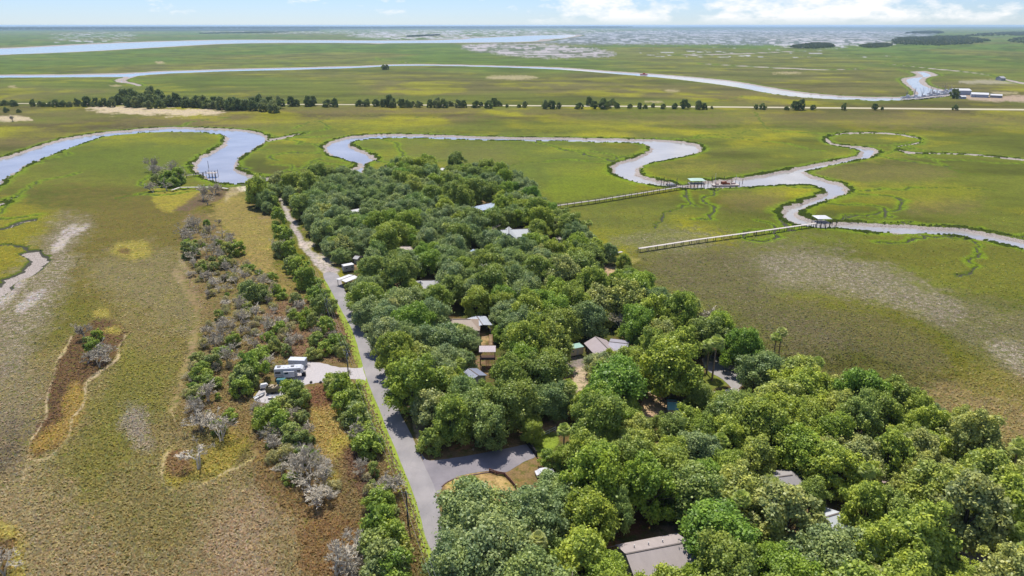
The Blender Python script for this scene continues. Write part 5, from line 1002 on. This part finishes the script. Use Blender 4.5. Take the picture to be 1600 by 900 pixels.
# ---------------------------------------------------------------- planting
def in_foot(x, y, m=0.0):
    for cx, cy, rz, a, b in FOOT:
        dx, dy = x - cx, y - cy; u = dx * math.cos(rz) + dy * math.sin(rz); v = -dx * math.sin(rz) + dy * math.cos(rz)
        if abs(u) < a + m and abs(v) < b + m: return True
    return False
placed = []; grid = {}
def near_ok(x, y, r, k):
    gx, gy = int(x // 8), int(y // 8)
    for i in range(gx - 2, gx + 3):
        for j in range(gy - 2, gy + 3):
            for (a, b, s) in grid.get((i, j), ()):
                if (a - x) ** 2 + (b - y) ** 2 < (k * (r + s)) ** 2: return False
    return True
def put(x, y, r): placed.append((x, y, r)); grid.setdefault((int(x // 8), int(y // 8)), []).append((x, y, r))
def place_px(kind, px, py, scale, name, cat, sz=1.0, i=None):
    "px, py: foot of the tree"
    g = G(px, py); t_ = plant(kind, g.x, g.y, scale, name, cat, sz, i); put(g.x, g.y, ALLT[-1]['r']); return t_
# single trees that can be told apart
special = {}
def sp_tree(label, *a, **k): o = place_px(*a, **k); o['label'] = label; special[o.name] = 1; return o
sp_tree('spreading bright oak with bare forked trunk on tan ground left of the palm', 'green', 1041, 624, 1.5, 'broadleaf_tree', 'tree', sz=.98, i=1)
sp_tree('huge bright oak in front of the mauve grey roofed house', 'green', 962, 636, 1.55, 'broadleaf_tree', 'tree', sz=.85, i=2)
sp_tree('round bright crowned oak left of the cream trailer home', 'green', 850, 622, 1.22, 'broadleaf_tree', 'tree', sz=.95, i=0)
sp_tree('tall cabbage palm with pale trunk beside the right driveway', 'palm', 1113, 594, 1.35, 'palm_tree', 'palm', sz=1.0, i=2)
sp_tree('second palm rising over the right driveway, behind the tall one', 'palm', 1103, 585, 1.25, 'palm_tree', 'palm', i=1)
sp_tree('lone dark tree with thin trunk at the bare tan clearing', 'oak', 950, 413, .75, 'live_oak', 'tree', sz=1.15, i=3)
sp_tree('large grey green oak overhanging the near road beside the side road', 'oak', 744, 838, 1.4, 'live_oak', 'tree', sz=.82, i=0)
sp_tree('large grey green oak at the bottom edge right of the road', 'oak', 770, 905, 1.45, 'live_oak', 'tree', i=2)
sp_tree('oak hanging over the road bottom at the frame edge', 'oak', 722, 930, 1.1, 'live_oak', 'tree', i=1)
sp_tree('grey green oak right of the sandy bank, left of bottom house', 'oak', 835, 850, 1.2, 'live_oak', 'tree', i=4)
sp_tree('wide bright oak right of the bottom house', 'green', 1122, 882, 1.42, 'broadleaf_tree', 'tree', sz=.85, i=2)
sp_tree('bright tree in front of the bottom house at the frame edge', 'green', 1052, 985, 1.0, 'broadleaf_tree', 'tree', i=1)
sp_tree('thin trunked pale tree behind the bottom house', 'oak', 965, 828, .62, 'live_oak', 'tree', sz=1.5, i=3)
sp_tree('bare stemmed tree right at the far side of the side road', 'green', 762, 695, 1.0, 'broadleaf_tree', 'tree', i=0)
sp_tree('bright oak on the corner of road and side road', 'green', 708, 690, 1.05, 'broadleaf_tree', 'tree', i=3)
sp_tree('rounded bright oak right of the corner trees', 'green', 735, 680, 1.15, 'broadleaf_tree', 'tree', i=2)
sp_tree('grey green shrubby tree at the mouth of the side road', 'shrub', 678, 702, 1.6, 'shrub', 'shrub', i=1)
sp_tree('wide oak behind the lawn fence', 'green', 800, 672, 1.2, 'broadleaf_tree', 'tree', i=0)
for (px, py, k, lab) in [(870,372,2,'cabbage palm beside the grey path at the marsh edge'),(919,374,1,'round headed palm standing alone near the marsh edge'),(513,350,1,'orange tinged palm in the upper left canopy'),(470,318,1,'palm right of the sandy road top'),(517,388,2,'yellow green palm above the sandy turnaround'),(1343,790,2,'large headed palm in the lower right canopy'),(722,548,1,'small palm left of the slate blue shed'),(720,597,0,'short palm at the left wall of the slate blue shed'),(835,470,1,'pale palm right of the pale grey hip roof'),(1215,560,2,'taller leaning palm at the right canopy edge'),(1208,562,1,'thin palm beside the taller leaning palm at the right canopy edge'),(845,352,1,'palm left of the railed boardwalk foot'),(857,362,0,'short palm below the boardwalk foot'),(655,300,1,'palm in the upper canopy left of the blue white roof'),(700,292,2,'palm at the far middle of the canopy'),(622,285,1,'palm near the far creek bend'),(880,715,1,'palm right of the bright lawn'),(1582,880,1,'fan palm at the bottom right corner'),(1270,610,2,'yellow green palm at the right marsh edge'),(830,330,1,'palm at the top of the railed boardwalk')]:
    s_ = 1.0 if py > 420 else 1.05
    sp_tree(lab, 'palm', px, py, s_, 'palm_tree', 'palm', i=k)
# the canopy: kind depends on the stretch of woodland
cand = []
xs0, xs1, ys0, ys1 = FW[:, 0].min(), FW[:, 0].max(), FW[:, 1].min(), FW[:, 1].max(); rt = random.Random(11)
def kind_at(px, py):
    u = rt.random(); n = float(fbm(np.array([px * .011]), np.array([py * .018]), 5, 3)[0])
    g = .44 + (px - 700) / 900 + (py - 450) / 1400 + (n - .5) * 1.7
    if px < 690 and py < 700: g = .24 + (n - .5) * 1.6 + max(0, (px - 600)) / 300
    if px < 900 and py > 740: g = .06
    if px > 1180 and py > 560: g = 1.0 + (n - .5)
    if 900 < px < 1250 and py > 620: g += .2
    if g > .75 and u < .24 + max(0, (px - 1050)) / 800: return 'lime'
    return 'green' if u < g else ('oak' if rt.random() > .06 else 'lime')
NAMES = {'oak': 'live_oak', 'green': 'broadleaf_tree', 'lime': 'yellow_green_tree', 'shrub': 'shrub', 'palm': 'palm_tree', 'dead': 'bare_tree', 'causeway': 'dark_tree'}
def visible(x, y, h): px, py = P(x, y, h); p2 = P(x, y, 0); return -40 < px < 1640 and py < 940 and p2[1] < 1010
def try_fill(rmin, rmax, k, tries, hk=1.0, kinds=None, road=.45):
    n = 0
    for _ in range(tries):
        x = rt.uniform(xs0, xs1); y = rt.uniform(ys0, ys1)
        if not in1(x, y, FW): continue
        r = rt.uniform(rmin, rmax)
        if not near_ok(x, y, r, k): continue
        px, py = P(x, y)
        if px < -60 or px > 1700 or py > 1000: continue
        if px > 900 and 400 < py < 800 and r > 4.6 and seg_dist(np.array([x]), np.array([y]), FW)[0] < r * 1.15: continue
        if in_foot(x, y, min(1.5, r * .25)): continue
        kd = kinds(rt) if kinds else kind_at(px, py); Rr, Ht, _p = PROTO[kd][rt.randrange(len(PROTO[kd]))]; sc_ = r / Rr; sz = rt.uniform(.88, 1.12)
        if crown_hits(x, y, r, Ht * sc_ * sz): continue
        if in1(x, y, roadw) or any(in1(x, y, g) for g in GAPW): continue
        if seg_dist(np.array([x]), np.array([y]), roadw)[0] < r * road: continue
        if not visible(x, y, Ht * sc_): continue
        plant(kd, x, y, sc_, NAMES[kd], 'shrub' if kd == 'shrub' else 'tree', sz, rnd=rt); put(x, y, r); n += 1
    return n
print('palms', try_fill(2.1, 2.5, .52, 90, kinds=lambda r: 'palm', road=1.2), 'snags', try_fill(3.2, 4.6, .5, 45, kinds=lambda r: 'dead', road=1.2))
print('big', try_fill(5.6, 7.6, .60, 5000)); print('mid', try_fill(4.2, 5.6, .56, 6000)); print('small', try_fill(2.8, 4.0, .56, 5000, road=.7))
print('under', try_fill(1.6, 2.6, .7, 3500, kinds=lambda r: 'shrub', road=1.0))
# ---------------------------------------------------------------- scrub strip left of the road
STRIPG = [(415,322,1.9),(404,308,1.7),(428,326,1.6),(437,356,1.8),(446,388,2.1),(452,402,1.6),(440,400,1.4),(466,432,1.7),(478,450,1.7),(490,452,1.4),(455,424,1.5),(500,470,1.3),(505,492,1.4),(512,520,1.2),(395,470,1.5),(385,458,1.2),(372,398,1.4),(356,402,1.3),(302,402,1.6),(292,392,1.1),(318,418,.9),(350,418,1.1),(333,576,1.1),(316,592,1.1),(330,605,.9),(395,592,1.6),(386,604,1.5),(402,574,1.3),(378,618,1.2),(520,604,1.0),(534,616,1.3),(552,620,1.5),(540,646,1.3),(565,640,1.3),(560,664,1.4),(574,672,1.3),(580,690,1.3),(590,706,1.4),(575,706,1.2),(455,622,1.1),(467,632,1.2),(444,642,1.1),(430,662,1.2),(415,668,1.1),(440,680,1.1),(455,690,1.2),(470,700,1.0),(478,722,.8),(600,842,1.5),(620,858,1.4),(592,872,1.5),(628,884,1.4),(608,900,1.5),(590,920,1.3),(640,915,1.3),(592,790,1.0),(603,796,1.0),(308,622,.9),(345,676,.8),(360,655,.7),(266,288,2.0),(280,286,2.2),(256,284,1.5),(272,292,1.6),(258,292,1.2),(248,288,1.3),(276,280,1.4),(585,742,.6),(525,545,1.1),(510,552,1.0),(498,540,1.0),(490,560,.8),(448,555,.8),(430,550,.9),(420,532,.8),(440,520,.9),(460,500,.8),(148,552,.9),(152,532,.8),(140,540,.7),(545,552,.8),(535,560,.7),(480,505,1.0),(488,512,.9),(366,540,.9),(350,555,.8),(410,560,1.0),(345,500,.7),(425,440,.9),(412,470,1.0),(436,460,.9),(462,475,.9)]
for (px, py, s) in STRIPG:
    g = G(px, py); dd = seg_dist(np.array([g.x]), np.array([g.y]), roadw)[0]
    if py > 440 and dd < 3.2 + s * 2.9: px -= (3.2 + s * 2.9 - dd) * 1067 / (G(px, py) - Vector((0, 0, H))).length
    place_px('shrub', px, py, s * 1.25, 'shrub', 'shrub', sz=random.uniform(.85, 1.2))
STRIPD = [(238,268,1.6,0),(246,280,1.6,1),(262,284,1.4,2),(272,278,1.5,3),(240,300,1.3,2),(285,282,1.2,0),(250,270,1.5,2),(262,298,1.1,1),(318,312,1.4,0),(335,305,1.5,2),(325,320,1.2,1),(295,384,.9,0),(318,378,.9,1),(340,380,.8,2),(332,400,.9,3),(322,398,.8,1),(355,428,.9,0),(340,448,.8,2),(368,446,.8,1),(384,440,.7,0),(350,532,.9,1),(362,512,.9,2),(338,545,.8,0),(356,568,.8,3),(385,520,.8,2),(400,498,.8,0),(425,505,.8,1),(448,508,.8,2),(415,520,.7,3),(318,672,1.1,1),(332,664,1.0,2),(308,650,.9,0),(346,690,.9,3),(325,628,.9,0),(484,764,1.1,1),(500,778,1.1,2),(470,742,.9,0),(492,742,1.0,3),(508,756,.9,0),(595,778,1.1,2),(560,880,.9,1),(542,892,.9,2),(556,860,.8,0),(525,900,.9,3),(136,568,1.0,2),(156,574,.9,1),(134,530,.9,0),(165,566,.8,3),(308,734,1.1,1),(455,548,.8,0),(470,532,.7,2),(438,396,1.1,0),(446,384,.9,3),(573,690,.8,0),(8,898,.9,1),(300,372,1.1,2),(285,370,1.0,1),(310,362,1.0,3),(330,368,.9,0),(360,372,.8,2),(305,410,1.0,1),(345,412,1.0,0),(320,440,.9,2),(20,190,1,0),(330,520,.7,2),(372,484,.7,3),(395,540,.8,1),(475,480,.7,2),(640,690,.0,0),(440,700,.8,2),(425,690,.8,1),(540,600,.7,0),(560,700,.8,3),(690,640,.0,1)]
for (px, py, s, i) in STRIPD:
    if s > 0: place_px('dead', px, py, s * 1.4, 'bare_tree', 'bare tree', i=i)
STR = W2([(285,350),(345,350),(372,395),(400,425),(450,470),(500,490),(545,575),(500,565),(470,565),(430,590),(395,610),(330,640),(345,700),(300,690),(285,600),(320,540),(335,480),(300,430)])
STR2 = W2([(400,650),(475,650),(490,700),(530,780),(480,770),(430,740)]); STR3 = W2([(520,610),(575,610),(610,700),(640,800),(660,900),(580,900),(590,830),(570,740)])
LOT = W2([(400,600),(460,560),(570,570),(575,597),(470,610),(440,632),(395,630)])
for k in range(2600):
    Pn = (STR, STR, STR2, STR3)[k % 4]; x = rt.uniform(Pn[:, 0].min(), Pn[:, 0].max()); y = rt.uniform(Pn[:, 1].min(), Pn[:, 1].max())
    if not in1(x, y, Pn) or in1(x, y, LOT): continue
    r = rt.uniform(1.0, 2.3); q = rt.random()
    if not near_ok(x, y, r, .55) or seg_dist(np.array([x]), np.array([y]), roadw)[0] < r + 3.4: continue
    if q < .22: plant('shrub', x, y, r / 2.3, 'shrub', 'shrub', rt.uniform(.7, 1.1), rnd=rt)
    elif q < .62: plant('thicket', x, y, r / 2.1, 'thicket_bush', 'bush', rt.uniform(.8, 1.15), rnd=rt)
    else: plant('dead', x, y, r / 2.5 + .2, 'bare_tree', 'bare tree', rt.uniform(.7, 1.0), rnd=rt)
    put(x, y, r)
# ---------------------------------------------------------------- causeway trees
CW = [(8,165,.62),(22,166,.7),(52,166,.55),(64,166,.5),(88,167,.75),(100,167,.7),(122,166,.6),(137,166,.95),(151,166,.7),(164,166,.75),(176,167,.8),(196,160,1.15),(208,158,1.2),(222,160,1.1),(236,159,1.2),(250,160,1.15),(214,168,.9),(232,170,.8),(250,169,.8),(264,166,.85),(278,166,1.0),(292,166,1.0),(306,168,.9),(318,168,1.0),(330,169,.9),(345,171,.95),(358,172,.9),(370,168,1.0),(384,172,.9),(397,173,.95),(412,174,1.0),(428,176,1.0),(405,166,.9),(422,167,.95),(437,165,.8),(455,166,.8),(464,166,.7),(482,166,.9),(490,165,.8),(512,167,.85),(524,167,.75),(562,166,.65),(573,166,.7),(588,166,.7),(600,167,.8),(609,167,1.0),(614,168,.7),(628,168,.75),(637,168,.7),(645,167,.5),(655,168,.65),(672,168,.65),(683,168,.85),(693,168,.8),(704,166,.6),(717,168,.75),(725,168,.6),(744,168,.7),(752,166,.4),(763,169,.7),(772,166,.75),(780,166,.5),(792,168,.3),(811,168,.35),(820,168,.5),(853,170,.75),(862,170,.8),(873,170,.5),(905,170,.7),(920,165,.75),(928,170,.7),(942,170,.9),(949,169,.6),(957,165,.7),(964,169,.5),(984,169,.45),(999,170,.5),(1008,170,.4),(1020,168,.4),(1036,170,.45),(1054,170,.55),(1069,170,.75),(1076,169,.4),(1091,171,.75),(1100,171,.6),(1112,170,.25),(1181,171,.4),(1191,171,.6),(1229,172,.4),(1242,172,.85),(1250,172,.8),(1270,172,.5),(1318,172,.5),(1366,172,.55),(1378,172,.3),(1492,172,.45),(1490,154,.9),(600,109,.9),(605,109,.8),(10,176,.45),(30,176,.35)]
rc = random.Random(4); CW += [(x + rc.uniform(-4, 4), 166 + 6 * min(1, max(0, (x - 250) / 180)) + rc.uniform(-3, 2), rc.uniform(.7, 1.0)) for x in range(185, 440, 7)] + [(x, 167, rc.uniform(.35, .55)) for x in (70, 78, 110, 130, 145, 157, 170)]
for (px, py, s) in CW:
    if py < 175 or True: place_px('causeway', px, py, s * 1.12, 'dark_tree', 'tree', sz=random.uniform(.85, 1.15))
# far wooded islands and shore woods: unbroken masses far away
def woods(label, poly, h, den, seed, ls=3.2):
    g = np.random.default_rng(seed); p = W2(dens(poly, 3)); bx0, bx1, by0, by1 = p[:, 0].min(), p[:, 0].max(), p[:, 1].min(), p[:, 1].max(); n = den
    X = g.uniform(bx0, bx1, n * 3); Y = g.uniform(by0, by1, n * 3); k = inside(X, Y, p); X = X[k][:n]; Y = Y[k][:n]; n = len(X)
    q = 26; hh_ = h * (.55 + .55 * fbm(X * .012, Y * .004, seed, 3)) ; rr2 = g.uniform(7, 13, n)
    d = g.normal(size=(n, q, 3)); d /= np.linalg.norm(d, axis=2)[..., None]; d[..., 2] = np.abs(d[..., 2]) - .15
    C3 = np.stack([X, Y, hh_ * .55], 1)[:, None, :] + d * np.stack([rr2, rr2, hh_ * .5], 1)[:, None, :]; c = C3.reshape(-1, 3); nn = d.reshape(-1, 3) + g.normal(size=c.shape) * .4; nn /= np.linalg.norm(nn, axis=1)[:, None]
    V, Fc = leaf_quads(c, nn, ls * g.uniform(.7, 1.3, len(c)), g); me = raw_mesh('far_woods', V, Fc, LM['far']); attr_lv(me, np.stack([g.uniform(.2, .7, len(c)), g.uniform(0, 1, len(c))], 1))
    o = link(bpy.data.objects.new('far_woods', me)); o['kind'] = 'stuff'; o['label'] = label; o['category'] = 'woods'
woods('dark wooded island right of the middle on the far marsh', [(1392,70),(1400,62),(1440,59),(1500,58),(1530,62),(1545,66),(1500,72),(1440,73)], 18, 1500, 1)
woods('low dark wooded islet left of the big island', [(1237,75),(1260,70),(1290,69),(1302,74),(1270,77)], 12, 500, 2)
woods('wooded islet touching the left tip of the big island', [(1345,72),(1370,69),(1392,70),(1385,74),(1355,75)], 9, 350, 3)
woods('far thin wooded islet above the big island', [(1415,53),(1440,49.5),(1470,50),(1468,53)], 20, 600, 4, 5)
woods('wooded point at the right edge beyond the marsh', [(1508,57),(1560,52),(1640,50),(1640,56),(1560,57)], 20, 1200, 5, 5); woods('dark wooded point at the right edge nearer', [(1576,66),(1590,60),(1660,60),(1660,70),(1600,69)], 15, 500, 6)
woods('far wooded shore along the left horizon', [(-60,48),(150,47.5),(330,46.5),(500,46),(640,45.5),(640,43.5),(-60,44)], 58, 5200, 7, 11); woods('far wooded shore along the middle horizon', [(640,45),(800,44.5),(960,44.5),(960,42.8),(640,43)], 60, 2600, 8, 13)
woods('thin dark tree line on the far marsh, left', [(320,52),(440,50),(440,51.2),(330,53)], 12, 500, 9, 5); woods('small tree line beside the wide river, middle', [(640,57),(682,55),(682,56),(642,57.8)], 12, 300, 10, 5)

# ---------------------------------------------------------------- labels for the planted things: look, place, rank from the nearest landmark
for (px, py, tx) in [(300,350,'the bleached scrub above the long marsh trail'),(350,520,'the scrub left of the brushy clearing'),(318,650,'the bare trees left of the yellow grass'),(490,750,'the bare thicket beside the brown brush'),(600,860,'the near utility pole'),(145,545,'the small brown island'),(440,390,'the bare snags beside the upper road'),(560,650,'the verge below the gravel drive'),(400,590,'the left edge of the gravel lot'),(265,285,'the marsh knoll'),(450,530,'the brushy clearing above the gravel lot'),
                     (600,300,'the far creek bend'),(450,305,'the top of the sandy road'),(640,560,'the road opposite the gravel drive'),(640,640,'the road above the side road'),(1000,470,'the marsh edge above the big oaks'),(1180,545,'the marsh edge right of the driveway'),(1400,640,'the right marsh edge'),(1560,740,'the right edge of the canopy'),(1250,690,'the tan gap in the right canopy'),(1450,800,'the pink pad in the right canopy'),(1530,865,'the pink pad at the bottom right'),(1100,740,'the dark gap right of centre'),(900,790,'the dark gap behind the bottom house'),(860,400,'the grey path near the marsh'),(560,370,'the orange palm'),(760,430,'the middle of the canopy')]: landmark(px, py, tx)
LK = {'oak': 'grey green oak', 'green': 'bright green tree', 'lime': 'yellow green tree', 'shrub': 'green shrub', 'dead': 'bleached bare tree', 'thicket': 'grey green straggly bush', 'causeway': 'dark tree', 'palm': 'palm'}
ORD = lambda n: f"{n}{'th' if 10 <= n % 100 <= 20 else {1: 'st', 2: 'nd', 3: 'rd'}.get(n % 10, 'th')}"
bins = {}
for T_ in ALLT:
    if T_['o'].get('label'): T_['o']['group'] = 'palms standing out of the canopy' if T_['kind'] == 'palm' else 'large trees that stand out of the canopy'; continue
    if T_['kind'] == 'causeway': continue
    px, py = P(T_['x'], T_['y'])
    i = min(range(len(LAND)), key=lambda k: (LAND[k][0] - T_['x']) ** 2 + (LAND[k][1] - T_['y']) ** 2); lx, ly = P(LAND[i][0], LAND[i][1])
    dx, dy = px - lx, (py - ly) * 1.5; side = ('right of' if dx > 0 else 'left of') if abs(dx) > abs(dy) else ('below' if dy > 0 else 'above')
    bins.setdefault((T_['kind'], i, side), []).append(T_)
for (kd, i, side), ls in bins.items():
    ls.sort(key=lambda q: (LAND[i][0] - q['x']) ** 2 + (LAND[i][1] - q['y']) ** 2)
    for n, q in enumerate(ls):
        rk = '' if len(ls) == 1 else ('nearest ' if n == 0 else ORD(n + 1) + ' nearest ')
        q['o']['label'] = f'{rk}{LK[kd]} {side} {LAND[i][2]}'
        q['o']['group'] = {'oak': 'grey green oaks of the island canopy', 'green': 'bright green trees of the island canopy', 'lime': 'yellow green trees of the island canopy', 'palm': 'palms scattered through the canopy', 'shrub': 'shrubs of the scrub strip and forest floor', 'dead': 'bleached bare trees of the scrub strip', 'thicket': 'straggly bushes of the scrub strip'}[kd]
cw = sorted([q for q in ALLT if q['kind'] == 'causeway'], key=lambda q: P(q['x'], q['y'])[0])
for n, q in enumerate(cw): q['o']['label'] = f'{ORD(n + 1)} dark tree from the left along the sandy causeway' if n else 'leftmost dark tree along the sandy causeway'; q['o']['group'] = 'trees along the causeway'
print('trees', len(ALLT), {k: sum(1 for q in ALLT if q['kind'] == k) for k in PROTO})
